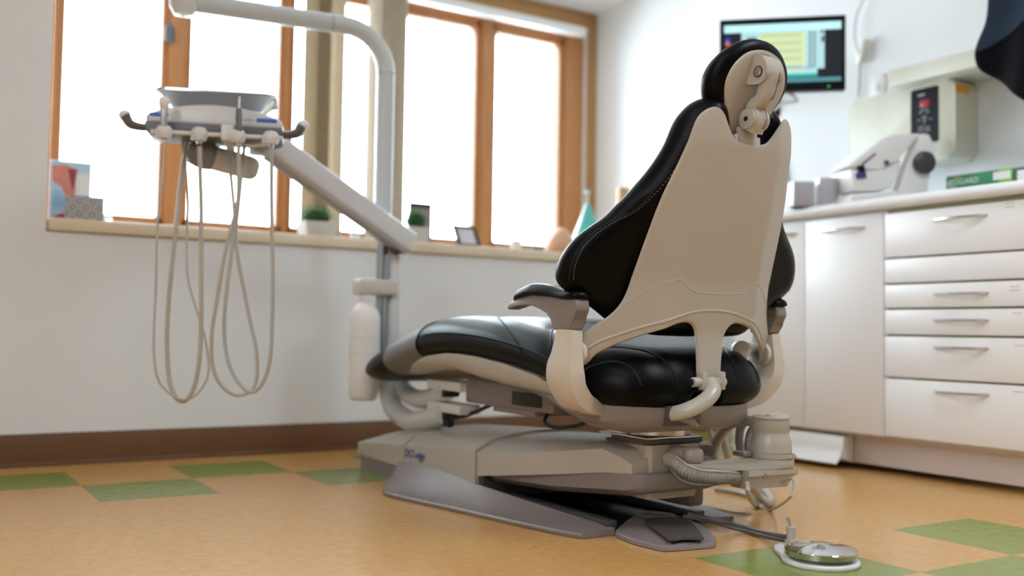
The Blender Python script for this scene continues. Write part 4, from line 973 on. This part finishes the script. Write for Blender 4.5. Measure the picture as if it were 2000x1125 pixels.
for (px, py, w, h) in [(1800, 186, .03, .008), (1806, 214, .03, .003), (1799, 220, .014, .004), (1812, 219, .014, .004), (1795, 235, .012, .003), (1818, 232, .012, .003), (1806, 228, .02, .003), (1806, 232, .016, .003), (1806, 236, .011, .003), (1806, 240, .006, .004)]:
    c = onf(px, py); mk.append(box((xf0-.0036, c.y-w/2, c.z-h/2), (xf0-.002, c.y+w/2, c.z+h/2)))
for px in (1799, 1812):
    c = onf(px, 252)
    for dy, dz, w, h in ((0, .010, .018, .0015), (0, -.010, .018, .0015), (.009, 0, .0015, .02), (-.009, 0, .0015, .02), (0, 0, .008, .006)): mk.append(box((xf0-.0036, c.y+dy-w/2, c.z+dz-h/2), (xf0-.002, c.y+dy+w/2, c.z+dz+h/2)))
part('key_marks', mk, gm, kpd)
yl = aY(1866, 166, p1.y-.001)
la_ = aY(1866, 175, p1.y-.0015); lb_ = aY(1893, 182, p1.y-.0015)
part('warning_label', box((la_.x, p1.y-.0018, aY(1880, 182, p1.y).z), (lb_.x, p1.y-.0002, aY(1880, 167, p1.y).z)), MORNG, t)
# ledge over it
sl0 = aX(1735, 150, 3.21); z1 = aX(1737, 170, 3.21).z; z2 = aX(1735, 138, 3.21).z
solo('wall_ledge', [box((3.21, .9, z1), (XR-.001, sl0.y, z2), .003)], mat('ivory_laminate', (.68, .68, .58), .4, noise=.01), 'long ivory ledge fixed to the wall above the x-ray control box', 'wall ledge')
# switch plate
c = aX(1716, 170, XR)
t = thing('wall_switch', 'small white switch plate on the wall left of the ledge', 'switch', (XR-.005, c.y, c.z-.04))
part('plate', box((XR-.008, c.y-.035, c.z-.05), (XR-.0005, c.y+.035, c.z+.05), .002), MWHT, t); part('rocker', box((XR-.012, c.y-.012, c.z-.018), (XR-.007, c.y+.012, c.z+.012), .002), MDEL, t)
# cord and hand piece on the wall
wc = [aX(x, y, XR-.03) for x, y in ((1694, -60), (1686, -5), (1673, 30), (1669, 62), (1672, 88), (1680, 110))]
t = thing('wall_handset', 'white hand switch hanging on a cord on the wall right of the monitor', 'hand switch', tuple(wc[-1]))
part('cord', tube(wc, .005, 10, 8), MDEL, t)
part('grip', [tube([aX(1692, 76, XR-.025), aX(1688, 95, XR-.025), aX(1683, 115, XR-.025), aX(1680, 122, XR-.025)], [.014, .016, .013, .006], 14, 4)], MXR, t)
part('tail_cord', tube([aX(x, y, XR-.012) for x, y in ((1681, 120), (1680, 140), (1679, 165), (1677, 190))], .003, 8, 6), MDHOSE, t)
part('cradle', box(aX(1694, 110, XR-.008)-V3((.005, .012, .02)), V3((XR-.001, aX(1674, 90, XR).y, aX(1684, 84, XR).z)), .003), MWHT, t)
# monitor
mo = aD(1529.5, 103, 3.9); az = math.radians(133); md = V3((math.sin(az), math.cos(az), 0)); mb = V3((0, 0, 1)).cross(md); 
if mb.dot(O3-mo) < 0: mb = -mb
def mp_(px, py): d = ray(px, py); return O3+d*((mo-O3).dot(mb)/d.dot(mb))
e0 = mp_(1406, 40); e1 = mp_(1652, 27); mw = abs((e1-e0).dot(md)); mz1 = (e0.z+e1.z)/2; mz0 = (mp_(1409, 181).z+mp_(1650, 175).z)/2
MC = mo.copy(); MC += md*(((e0+e1)/2-mo).dot(md)); MC.z = (mz0+mz1)/2; mh = mz1-mz0
mm_ = Matrix.Identity(4)
for i in range(3): mm_[i][0] = md[i]; mm_[i][1] = (0, 0, 1)[i]; mm_[i][2] = (md.cross(V3((0, 0, 1))))[i]
mm_.translation = MC
zsgn = 1 if md.cross(V3((0, 0, 1))).dot(mb) > 0 else -1
t = thing('monitor', 'black widescreen monitor on a wall arm showing a chart program', 'monitor', tuple(MC-V3((0, 0, mh/2))))
part('casing', [xf(box((-mw/2, -mh/2, -zsgn*.045), (mw/2, mh/2, 0), .004), mm_), xf(box((-mw/3, -mh/3, -zsgn*.07), (mw/3, mh/3, -zsgn*.04), .01), mm_)], MBLK, t)
def em(n, c, s): return mat(n, (.01, .01, .01), .4, spec=.1, emit=c, es=s)
sx0, sx1, sy0, sy1 = -mw/2+mw*.036, mw/2-mw*.036, -mh/2+mh*.115, mh/2-mh*.085
def sq(u0, v0, u1, v1, lay=1):
    x0, x1 = sx0+(sx1-sx0)*u0, sx0+(sx1-sx0)*u1; y1, y0 = sy1-(sy1-sy0)*v0, sy1-(sy1-sy0)*v1
    return xf(box((x0, y0, zsgn*.0001), (x1, y1, zsgn*(.0004+.0003*lay))), mm_)
scr = part('screen', sq(0, 0, 1, 1, 0), em('screen_black', (.01, .012, .018), 1), t)
part('title_bar', [sq(0, 0, 1, .13)], em('screen_cyan_white', (.52, .86, .90), .95), scr)
part('chart_window', [sq(.15, .13, .80, .86), sq(.80, .13, .86, .78)], em('screen_pale', (.50, .80, .82), .8), scr)
part('chart_rows', [sq(.31, .16+.135*k, .70, .27+.135*k, 2) for k in range(5)], em('screen_yellow', (.72, .80, .38), .9), scr)
part('chart_marks', [sq(.325+.022*i, .175+.135*k, .335+.022*i, .235+.135*k, 3) for k in range(5) for i in range(16)], em('screen_ochre', (.38, .50, .22), .8), scr)
part('tool_columns', [sq(.73+.035*i, .16+.06*k, .75+.035*i, .20+.06*k, 3) for i in range(2) for k in range(10)]+[sq(.20, .22, .28, .30, 3)], em('screen_slate', (.10, .20, .22), .7), scr)
part('blue_row', [sq(.17, .74, .78, .78, 3)], em('screen_blue', (.30, .55, .80), .8), scr)
part('teal_row', [sq(.15, .86, .80, .915, 2)], em('screen_teal', (.01, .48, .45), .8), scr)
part('task_bar', [sq(0, .93, 1, 1)], em('screen_task', (.12, .34, .38), .7), scr)
part('icons', [sq(.01, .22, .045, .26, 2), ], em('screen_icon_blue', (.02, .08, .9), .9), scr)
part('icons', [sq(.012, .28, .05, .34, 2)], em('screen_icon_red', (.8, .18, .10), .9), scr)
part('window_edge', [sq(.83, .14, .85, .19, 3), sq(.835, .24, .855, .34, 3)], em('screen_dark', (.01, .02, .03), .5), scr)
part('power_light', xf(box((mw*.36, -mh/2+.012, 0), (mw*.375, -mh/2+.016, zsgn*.001)), mm_), em('power_green', (.1, .9, .1), 1), t)
bk = MC-mb*.06
wp = bk-mb*((XR-.006-bk.x)/(-mb.x)); wp.z = bk.z-.03
part('wall_arm', [tube([bk+V3((0, 0, -.02)), bk-mb*.06+V3((0, 0, -.03)), wp+V3((-.06, 0, 0)), wp], .018, 14, 6), box((XR-.012, wp.y-.05, wp.z-.06), (XR-.001, wp.y+.05, wp.z+.06), .003)], MBLK, t)
part('monitor_cable', tube([bk+V3((0, 0, -.12)), mp_(1560, 190)-mb*.05, mp_(1530, 196)-mb*.05, mp_(1515, 205)-mb*.1], .006, 8, 6), MDEL, t)
kh = Matrix.Translation(mp_(1510, 205)-mb*.12) @ mm_.to_3x3().to_4x4()
part('arm_post', xf(box((-.02, -.09, -.02), (.03, .08, .02), .008), kh), MBLK, t)
part('red_clip', xf(box((.030, -.02, -.005), (.038, .055, .008), .002), kh), mat('red_plastic', (.35, .02, .03), .4), t)

# pouch sealer on the worktop
SD = 3.44
sn = V3((-.42, -.907, 0)); sn.normalize(); so = aD(1745, 390, SD)
def sp_(px, py, off=0): d = ray(px, py); return O3+d*(((so-O3).dot(sn)+off)/d.dot(sn))
def spr(pts, o0, o1, bev=.006):
    P = [sp_(x, y, o0) for x, y in pts]; o = P[0]; xa = V3((0, 0, 1)).cross(sn); mtx = Matrix.Identity(4)
    for i in range(3): mtx[i][0] = xa[i]; mtx[i][1] = (0, 0, 1)[i]; mtx[i][2] = -sn[i]*-1
    zax = xa.cross(V3((0, 0, 1)))
    for i in range(3): mtx[i][2] = zax[i]
    mtx.translation = o; inv = mtx.inverted(); loc = [(q.x, q.y) for q in (inv @ p for p in P)]
    dep = (o1-o0)*(1 if zax.dot(sn) > 0 else -1)
    return prism(loc, mtx, dep, bev, 2)
t = thing('desktop_sealer', 'white desktop device with slanted lid, purple catch and round grey knob on the worktop', 'desktop device', (so.x, so.y, CT))
part('lid', spr([(1657, 324), (1722, 270), (1745, 262), (1800, 260), (1760, 308), (1722, 332), (1700, 332)], -.02, -.19, .008), MWHT, t)
part('body', spr([(1660, 330), (1700, 334), (1724, 334), (1762, 310), (1752, 340), (1742, 368), (1700, 374), (1668, 372)], -.022, -.18, .006), MWHT, t)
part('side_frame', spr([(1800, 260), (1815, 262), (1826, 284), (1828, 300), (1816, 345), (1808, 393), (1752, 393), (1756, 372), (1770, 330), (1782, 300), (1796, 275)], .0, -.05, .006), MWHT, t)
part('side_frame', spr([(1800, 260), (1815, 262), (1826, 284), (1828, 300), (1816, 345), (1808, 393), (1752, 393), (1756, 372), (1770, 330), (1782, 300), (1796, 275)], -.16, -.20, .006), MWHT, t)
part('base', spr([(1664, 378), (1752, 372), (1756, 393), (1660, 393)], -.01, -.19, .006), MWHT, t)
kc = sp_(1801, 319, 0)
part('knob', lathe([(0, .036), (.012, .040), (.022, .038), (.026, .030), (.027, .001)], kc+sn*.002, sn, 36), mat('charcoal_plastic', (.035, .037, .042), .4, noise=.05), t)
part('catch', [spr([(1675, 323), (1688, 322), (1693, 340), (1680, 342)], -.012, -.045, .003)], MBLK, t)
part('purple_catch', [spr([(1674, 337), (1690, 335), (1694, 346), (1676, 348)], -.009, -.045, .002), tube([sp_(1684, 321, -.016), sp_(1710, 300, -.017)], .003, 8, 0)], MPURP, t)
part('hinge_pin', cyl(sp_(1732, 318, -.018), sp_(1732, 318, -.012), .009, 18), MDGREY, t)
# glove boxes
gx = 3.08; g0 = aX(1848, 360, gx); g1_ = aX(1978, 350, gx); gz = aX(1848, 345, gx).z
t = thing('glove_box', 'green glove box with white lettering near the right end of the worktop', 'glove box', (gx+.06, (g0.y+g1_.y)/2, CT))
b_ = part('carton', box((gx, g1_.y, CT+.0005), (gx+.12, g0.y, gz), .001), MGREEN, t)
L_ = g0.y-g1_.y; Hh = gz-CT
def gp(u, v): return (g0.y-L_*u, CT+Hh*(1-v))
def gbox(u0, v0, u1, v1, k=1): 
    a, b = gp(u0, v1), gp(u1, v0); return box((gx-.0003*k, b[0], a[1]), (gx+.001, a[0], b[1]))
part('lime_panel', xf(gbox(.80, .0, 1, .98), Matrix.Identity(4)), MLIME, t)
part('label_panel', gbox(.72, .08, .97, .36, 3), MPAPER, t)
m = Matrix(((0, 0, 1, gx-.0006), (-1, 0, 0, gp(.45, .74)[0]), (0, 1, 0, gp(.45, .74)[1]), (0, 0, 0, 1)))
part('opening_oval', prism(rrect(L_*.42, Hh*.55, .018), m, .0008), MGREEND, t)
m = Matrix(((0, 0, 1, gx-.0014), (-1, 0, 0, gp(.36, .97)[0]), (0, 1, 0, gp(.36, .97)[1]+.004), (0, 0, 0, 1)))
part('glove_tissue', prism(rrect(L_*.19, Hh*.26, .009), m, .0009), MPAPER, t)
part('side_text', [gbox(.02, .40+.11*k, .02+.13-.02*(k % 2), .43+.11*k, 2) for k in range(5)], MPAPER, t)
text('lettering', 'NEOGARD', .026, frame((gx-.0008, gp(.24, .27)[0], gp(.24, .27)[1]), (0, -1, 0), (0, 0, 1)), MPAPER, t, .0003)
text('lettering', 'MICRO', .010, frame((gx-.0008, gp(.18, .10)[0], gp(.18, .10)[1]), (0, -1, 0), (0, 0, 1)), MORNG, t, .0003)
t = thing('carton_box', 'dark green and white carton right of the green glove box, at the photo edge', 'box', (gx+.05, g1_.y-.1, CT))
part('carton', box((gx-.01, g1_.y-.20, CT+.0005), (gx+.10, g1_.y-.012, gz-.004), .001), mat('dark_green_card', (.05, .12, .08), .5, noise=.2), t)
part('label_panel', [box((gx-.0105, g1_.y-.05, CT+.03), (gx-.009, g1_.y-.022, gz-.014)), box((gx-.0105, g1_.y-.18, CT+.02), (gx-.009, g1_.y-.07, gz-.014))], MPAPER, t)
# desktop speakers
MSPK = mat('lavender_grey_plastic', (.42, .42, .47), .5, noise=.02)
for i, (px0, px1, py, lab) in enumerate(((1549, 1592, 353, 'left of two small grey speakers on the worktop, nearer the chair back'), (1600, 1638, 346, 'right of two small grey speakers on the worktop, nearer the white device'))):
    D = 3.55+i*.0; a = aD(px0, 395, D); b = aD(px1, 395, D); ztp = aD((px0+px1)/2, py, D).z; w = (b-a).length; mx_ = (a+b)/2
    t = thing('desktop_speaker', lab, 'speaker', (mx_.x, mx_.y, CT), 'desktop speakers on the worktop', rz=math.radians(-32))
    h = ztp-CT
    part('cabinet', box((-w/2, 0, .001), (w/2, .075, h), .004), MWHT, t, local=True)
    part('grille', box((-w/2+.002, -.004, .004), (w/2-.002, .002, h-.003), .002), MSPK, t, local=True)
    part('foot', box((-w/2+.005, .005, 0), (w/2-.005, .07, .002)), MDGREY, t, local=True)
q_ = aX(1553, 402, 3.30)
solo('counter_cable', tube([aX(1534, 318, XR-.006), aX(1539, 350, XR-.006), aX(1544, 378, XR-.02), aX(1549, 398, 3.36), V3((q_.x, q_.y, CT+.006)), V3((q_.x-.06, q_.y-.03, CT+.006))], .0045, 8, 6), mat('blue_grey_cable', (.14, .22, .26), .4), 'thin blue-grey cable at the left end of the worktop behind the chair back', 'cable')

# dark apron hanging at the right edge
ao = [(1946, -80), (1938, -10), (1928, 45), (1917, 85), (1912, 112), (1918, 138), (1945, 156), (1972, 176), (2000, 195), (2045, 222), (2095, 225), (2120, 150), (2125, 40), (2120, -80)]
AX_ = 3.06; aq = [aX(x, y, AX_) for x, y in ao]
t = thing('lead_apron', 'black and slate-blue cloth apron hanging over the worktop in the top right corner', 'apron', (AX_, (aq[0].y+aq[-1].y)/2, min(p.z for p in aq)))
def apm(u, v, tt): return V3((AX_+tt+.012*math.sin(u*38+v*9)+.008*math.sin(v*30), u, v))
part('apron_body', slab([(p.y, p.z) for p in aq], apm, .020, .020, .018, .012, rsteps=4), MAPRON, t, ang=80)
bo_ = [(1944, -70), (1937, -8), (1927, 44), (1918, 82), (1916, 104), (1935, 95), (1965, 72), (1995, 50), (2030, 20), (2060, -20), (2080, -70)]
bq = [aX(x, y, AX_-.020) for x, y in bo_]
part('shoulder_flap', slab([(p.y, p.z) for p in bq], lambda u, v, tt: apm(u, v, tt)+V3((-.022, 0, 0)), .006, .006, .006, .012, rsteps=2), MAPRONB, t, ang=80)
zh = max(p.z for p in aq); yh = (aq[0].y+aq[-1].y)/2
part('hanger', [tube([V3((AX_, yh-.10, zh-.01)), V3((AX_, yh, zh+.03)), V3((AX_, yh+.10, zh-.01))], .007, 10, 6), tube([V3((AX_, yh, zh+.03)), V3((AX_, yh, zh+.07)), V3((AX_+.02, yh, zh+.09)), V3((XR-.005, yh, zh+.09))], .005, 10, 6)], MCHROME, t)

# ================================================================== things on the sill
SY = YW+.03
def sy(px, py, d=0): return aY(px, py, SY+d)
# brochure holder
t = thing('brochure_stand', 'clear stand with a pink and pale blue leaflet at the left end of the sill', 'brochure stand', (sy(135, 425).x, SY+.03, SZ))
a = sy(97, 420); b = sy(180, 420); z1 = sy(97, 300).z; z2 = sy(180, 322).z
zm = (z1+sy(180, 322).z)/2
part('stand', [box((a.x+.003, SY+.045, SZ+.001), (b.x, SY+.048, zm), .0008), box((a.x+.003, SY, SZ+.001), (b.x, SY+.048, SZ+.004), .0008)], mat('clear_acrylic', (.8, .86, .92), .1, spec=.5), t)
card = part('leaflet', box((a.x+.004, SY+.040, SZ+.005), (b.x-.001, SY+.0445, zm-.004)), mat('leaflet_pale_blue', (.50, .70, .85), .45, noise=.12, nscale=9), t)
pk = mat('leaflet_pink', (.72, .27, .20), .45, noise=.3, nscale=14); 
def lq(u0, v0, u1, v1, k=1): x0, x1 = a.x+.004, b.x-.001; z0, z1_ = SZ+.005, zm-.004; return box((x0+(x1-x0)*u0, SY+.040-.0004*k, z1_-(z1_-z0)*v1), (x0+(x1-x0)*u1, SY+.0401, z1_-(z1_-z0)*v0))
def lpo(pts, k):
    x0, x1 = a.x+.004, b.x-.001; z0, z1_ = SZ+.005, zm-.004
    m = Matrix(((1, 0, 0, 0), (0, 0, 1, SY+.040-.0004*k), (0, 1, 0, 0), (0, 0, 0, 1)))
    return prism([(x0+(x1-x0)*u, z1_-(z1_-z0)*v) for u, v in pts], m, .0004*k)
part('picture', lpo([(.02, .08), (.35, .05), (.66, .12), (.62, .35), (.60, .75), (.45, .72), (.28, .45), (.04, .36)], 1), pk, card)
part('picture', lpo([(.62, .2), (.97, .18), (.97, .78), (.60, .78)], 1), MPAPER, card)
part('picture', lpo([(.42, .12), (.62, .12), (.56, .50), (.50, .38)], 2), mat('leaflet_maroon', (.30, .05, .08), .5, noise=.2), card)
part('text_lines', [lq(.06, .52+.05*k, .34, .535+.05*k, 2) for k in range(6)], mat('leaflet_blue', (.10, .42, .65), .5), card)
part('picture', lpo([(.08, .97), (.30, .90), (.38, .93), (.36, .99), (.08, .99)], 2), mat('leaflet_red', (.60, .06, .14), .5), card)
# tissue box
def damask():
    m = mat('damask_card', (.40, .40, .40), .6); nt = m.node_tree; b = nt.nodes['Principled BSDF']; tc = [n for n in nt.nodes if n.type == 'TEX_COORD'][0]
    mp = nt.nodes.new('ShaderNodeMapping'); mp.inputs['Scale'].default_value = (34, 34, 34); mp.inputs['Rotation'].default_value = (0, math.radians(45), 0)
    v = nt.nodes.new('ShaderNodeTexVoronoi'); v.inputs['Scale'].default_value = 1.0; v.inputs['Randomness'].default_value = .0; v.feature = 'F1'
    w_ = nt.nodes.new('ShaderNodeMath'); w_.operation = 'SINE'; ml = nt.nodes.new('ShaderNodeMath'); ml.operation = 'MULTIPLY'; ml.inputs[1].default_value = 16
    mr = nt.nodes.new('ShaderNodeMapRange'); mr.inputs[1].default_value = -.3; mr.inputs[2].default_value = .5
    mx = nt.nodes.new('ShaderNodeMix'); mx.data_type = 'RGBA'; mx.inputs[6].default_value = (.27, .265, .26, 1); mx.inputs[7].default_value = (.47, .46, .45, 1)
    L = nt.links.new; L(tc.outputs['Object'], mp.inputs[0]); L(mp.outputs[0], v.inputs['Vector']); L(v.outputs['Distance'], ml.inputs[0]); L(ml.outputs[0], w_.inputs[0]); L(w_.outputs[0], mr.inputs[0]); L(mr.outputs[0], mx.inputs[0]); L(mx.outputs[2], b.inputs['Base Color'])
    return m
a = sy(130, 425, -.01); b = sy(203, 425, -.01); z1 = (sy(130, 381, -.01).z+sy(203, 385, -.01).z)/2
t = thing('tissue_box', 'grey damask-patterned tissue box on the sill in front of the leaflet', 'tissue box', ((a.x+b.x)/2, SY+.02, SZ))
part('carton', box((a.x, SY-.012, SZ+.0005), (b.x, SY+.036, z1), .0015), damask(), t)
part('opening', box((a.x+.03, SY+.0, z1), (b.x-.03, SY+.024, z1+.0006)), MPAPER, t)
c = sy(211, 422)
solo('glass_cube', box((c.x-.011, SY-.01, SZ+.0005), (c.x+.013, SY+.012, SZ+.021), .004), mat('clear_glass_cube', (.6, .75, .75), .08, trans=.6), 'tiny clear glass block on the sill right of the tissue box', 'glass block')
# plants
def plant(px, pyt, pw, pht, foltop, label, yoff, seed):
    random.seed(seed)
    a = aY(px-pw/2, 440, SY+yoff); b = aY(px+pw/2, 440, SY+yoff); w = b.x-a.x; c = (a.x+b.x)/2; zt_p = aY(px, pht, SY+yoff).z; zf = aY(px, foltop, SY+yoff).z
    y = SY+yoff+w/2
    t = thing('potted_plant', label, 'plant', (c, y, SZ), 'potted plants on the sill')
    def rq(h, z): return [V3((c+p[0], y+p[1], z)) for p in rrect(2*h, 2*h, .008, 3)]
    part('pot', ring_loft([rq(w*.40, SZ+.0005), rq(w*.41, SZ+.003), rq(w*.5, zt_p-.001), rq(w*.5, zt_p), rq(w*.46, zt_p), rq(w*.45, zt_p-.02)]), MPOT, t, ang=45)
    bm = bmesh.new(); rad = w*.48; hh = zf-zt_p
    for k in range(900):
        th = random.uniform(0, 2*math.pi); ph = math.acos(random.uniform(-.2, 1)); r = random.uniform(.35, 1)
        d = V3((math.sin(ph)*math.cos(th), math.sin(ph)*math.sin(th), math.cos(ph)))
        p = V3((c+d.x*rad*r, y+d.y*rad*r, zt_p+hh*.30+d.z*hh*.68*r)); n = (d+V3((random.uniform(-.5, .5), random.uniform(-.5, .5), random.uniform(-.2, .6)))).normalized()
        s = n.orthogonal().normalized(); L = random.uniform(.006, .014); wd = .0022
        v = [bm.verts.new(p-s*wd), bm.verts.new(p+s*wd), bm.verts.new(p+n*L+s*wd*.2), bm.verts.new(p+n*L-s*wd*.2)]
        bm.faces.new(v)
    part('foliage', bm, MLEAF, t)
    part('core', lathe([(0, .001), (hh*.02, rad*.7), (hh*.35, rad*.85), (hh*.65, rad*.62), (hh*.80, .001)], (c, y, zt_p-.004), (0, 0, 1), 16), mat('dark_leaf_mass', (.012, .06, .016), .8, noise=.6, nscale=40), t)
plant(629, 0, 62, 432, 396, 'green potted plant in pale pot on the sill, left of the sloping arm', .0, 3)
plant(822, 0, 42, 443, 403, 'green potted plant in pale pot on the sill, in front of a photo card', .0, 5)
a = aY(799, 430, SY+.11); b = aY(843, 430, SY+.11)
t = thing('photo_card', 'small dark photo card standing on the sill behind the right potted plant', 'photo card', ((a.x+b.x)/2, SY+.11, SZ))
zq = aY(820, 396, SY+.11).z
part('card', box((a.x, SY+.11, SZ+.0005), (b.x, SY+.113, zq), .0005), mat('photo_mauve', (.36, .24, .26), .5, noise=.5, nscale=60), t)
part('dark_sky', box((a.x+.002, SY+.1094, zq-.022), (b.x-.002, SY+.1102, zq-.002)), mat('photo_navy', (.02, .025, .06), .5, noise=.4, nscale=80), t)
c = sy(675, 454); solo('orange_item', box((c.x-.012, SY-.008, SZ+.0005), (c.x+.014, SY+.012, SZ+.014), .003), mat('orange_plastic', (.80, .25, .04), .5), 'small orange thing on the sill right of the left plant', 'small item')
c = sy(700, 455); solo('white_tealight', cyl((c.x, SY+.03, SZ+.0005), (c.x, SY+.03, SZ+.03), .02, 24, .004), MWHT, 'small white cup on the sill beside the orange thing', 'cup')
# tilted frame
a = sy(896, 470); b = sy(940, 476); tl = sy(890, 435)
t = thing('picture_frame', 'small black picture frame leaning back on the sill left of the middle mullion', 'picture frame', ((a.x+b.x)/2, SY, SZ))
w = b.x-a.x; h = tl.z-SZ
FMx = Matrix.Translation((a.x, SY-.005, SZ+.001)) @ Matrix.Rotation(math.radians(-32), 4, 'X')
fw_ = w*.98; fh = h*1.14
part('frame', [xf(box((0, 0, 0), (fw_, .012, .014), .001), FMx), xf(box((0, 0, fh-.014), (fw_, .012, fh), .001), FMx), xf(box((0, 0, 0), (.014, .012, fh), .001), FMx), xf(box((fw_-.014, 0, 0), (fw_, .012, fh), .001), FMx)], MFRM, t)
part('print', [xf(box((.005, .004, .005), (fw_-.005, .008, fh-.005)), FMx)], mat('pale_print', (.62, .58, .64), .5, noise=.12, nscale=60), t)
part('stand_leg', xf(box((fw_*.4, .012, fh*.02), (fw_*.6, .015, fh*.70)), Matrix.Translation((0, .055, 0)) @ FMx @ Matrix.Rotation(math.radians(40), 4, 'X')), MFRM, t)
# votive, dark dish, bag-like shell, teal cone, block
c = sy(1010, 486, .0)
t = thing('white_votive', 'small round white votive cup on the sill in front of the right window', 'cup', (c.x, SY+.01, SZ))
part('cup', lathe([(0, .020), (.005, .0235), (.020, .026), (.038, .0245), (.040, .022), (.032, .020), (.03, .001)], (c.x, SY+.01, SZ+.0005), (0, 0, 1), 28), mat('milky_glass', (.85, .84, .80), .3), t)
part('candle', cyl((c.x, SY+.01, SZ+.02), (c.x, SY+.01, SZ+.034), .018, 20), MPAPER, t)
c = sy(1052, 484, .03)
solo('dark_dish', lathe([(0, .012), (.002, .016), (.016, .024), (.018, .0235), (.006, .014), (.005, .001)], (c.x, SY+.04, SZ+.0005), (0, 0, 1), 24), MDGREY, 'small dark dish on the sill right of the votive cup', 'dish')
c = aY(1102, 470, SY+.06); zt2 = aY(1110, 446, SY+.06).z
rg = []
for k in range(13):
    q = k/12; r = .072*math.sin(math.pi*min(1, .08+q*.92))**.6; x = c.x-.085+.15*q
    rg.append([V3((x, SY+.07+r*.7*math.cos(a), SZ+.001+max(0, (zt2-SZ)*.5*(1+math.sin(a))*math.sin(math.pi*(.06+.9*q))**.7))) for a in np.linspace(0, 2*math.pi, 22)[:-1]])
solo('salmon_shell', ring_loft(rg), MBEIGE, 'rounded salmon-coloured shell lying on the sill left of the teal cone', 'shell', ang=80)
c = aY(1148, 450, SY+.10); zt2 = aY(1148, 393, SY+.10).z; r = aY(1182, 450, SY+.10).x-c.x
t = thing('teal_cone', 'teal cone-shaped diffuser with a painted highlight on the sill at the right window edge', 'diffuser', (c.x, SY+.10, SZ))
part('cone', lathe([(0, r*1.02), (.004, r*1.08), ((zt2-SZ)*.5, r*.52), ((zt2-SZ)*.95, .008), (zt2-SZ, .002)], (c.x, SY+.10, SZ+.0005), (0, 0, 1), 40), MTEAL, t)
part('painted_highlight', ring_loft([[V3((c.x+rr_*math.cos(a), SY+.10+rr_*math.sin(a), SZ+.002+(zt2-SZ)*hq)) for a in np.linspace(math.radians(150), math.radians(186), 6)] for hq, rr_ in ((0, r*1.075), (.5, r*.535), (.94, .012))], caps=False, closed=False), MWHT, t)  # white strip painted on as the window highlight
c2 = aY(1148, 376, SY+.10)
part('finial', lathe([(-.006, .004), (-.003, .016), (.003, .019), (.007, .012), (.010, .003)], (c2.x, SY+.10, c2.z), (0, 0, 1), 24), mat('pale_blue_glass', (.45, .68, .75), .2), t)
part('stem', cyl((c.x, SY+.10, zt2-.004), (c2.x, SY+.10, c2.z), .0025, 10), MCHROME, t)
a = sy(1212, 400, .05); b = sy(1230, 400, .05); zt2 = sy(1221, 366, .05).z
solo('wood_block', box((a.x, SY+.05, SZ+.0005), (b.x, SY+.085, zt2), .002), MBLOCK, 'upright light wood block on the sill behind the chair back', 'wood block')

# ================================================================== blinds
BY = YG-.13
hz0 = aY(1142, 72, BY).z; hz1 = aY(1142, 58, BY).z
hr_ = thing('blind_headrail', 'long white blind rail under the wood board above the windows', 'blind rail', ((wx(600)+wx(1138))/2, BY, hz0))
part('rail', [box((aY(560, 300, BY).x, BY-.025, hz0), (aY(1138, 300, BY).x, BY+.03, hz1+.004), .003)], MWHT, hr_)
def stack(px0, px1, n, ang, label, m):
    a = aY(px0, 300, BY).x; b = aY(px1, 300, BY).x
    t = thing('vertical_blind', label, 'vertical blind', ((a+b)/2, BY, SZ+.03), 'gathered vertical blinds')
    zz0, zz1 = SZ+.025, hz0-.004
    for k in range(n):
        x = a+(b-a)*(k+.5)/n; w = .045; an = math.radians(ang[k % len(ang)]); rg = []
        for z in (zz0, zz1):
            r = []
            for q in np.linspace(-1, 1, 7): r.append(V3((x+math.cos(an)*w*q, BY+math.sin(an)*w*q, z))+V3((-math.sin(an), math.cos(an), 0))*(.006*(1-q*q)))
            r += [p+V3((-math.sin(an), math.cos(an), 0))*.0009 for p in r[::-1]]
            rg.append(r)
        part('vane', ring_loft(rg), m, t, ang=60)
    return t
stack(600, 630, 7, [118, 112, 122, 115], 'left stack of brown vertical blind vanes left of the light pole', MBLIND)
stack(650, 658, 2, [112, 118], 'pale half-open vertical blind vanes right of the brown stack', MBLIND2)
stack(724, 780, 9, [118, 114, 121, 112], 'right stack of pale beige vertical blind vanes beside the right window', MBLIND2)
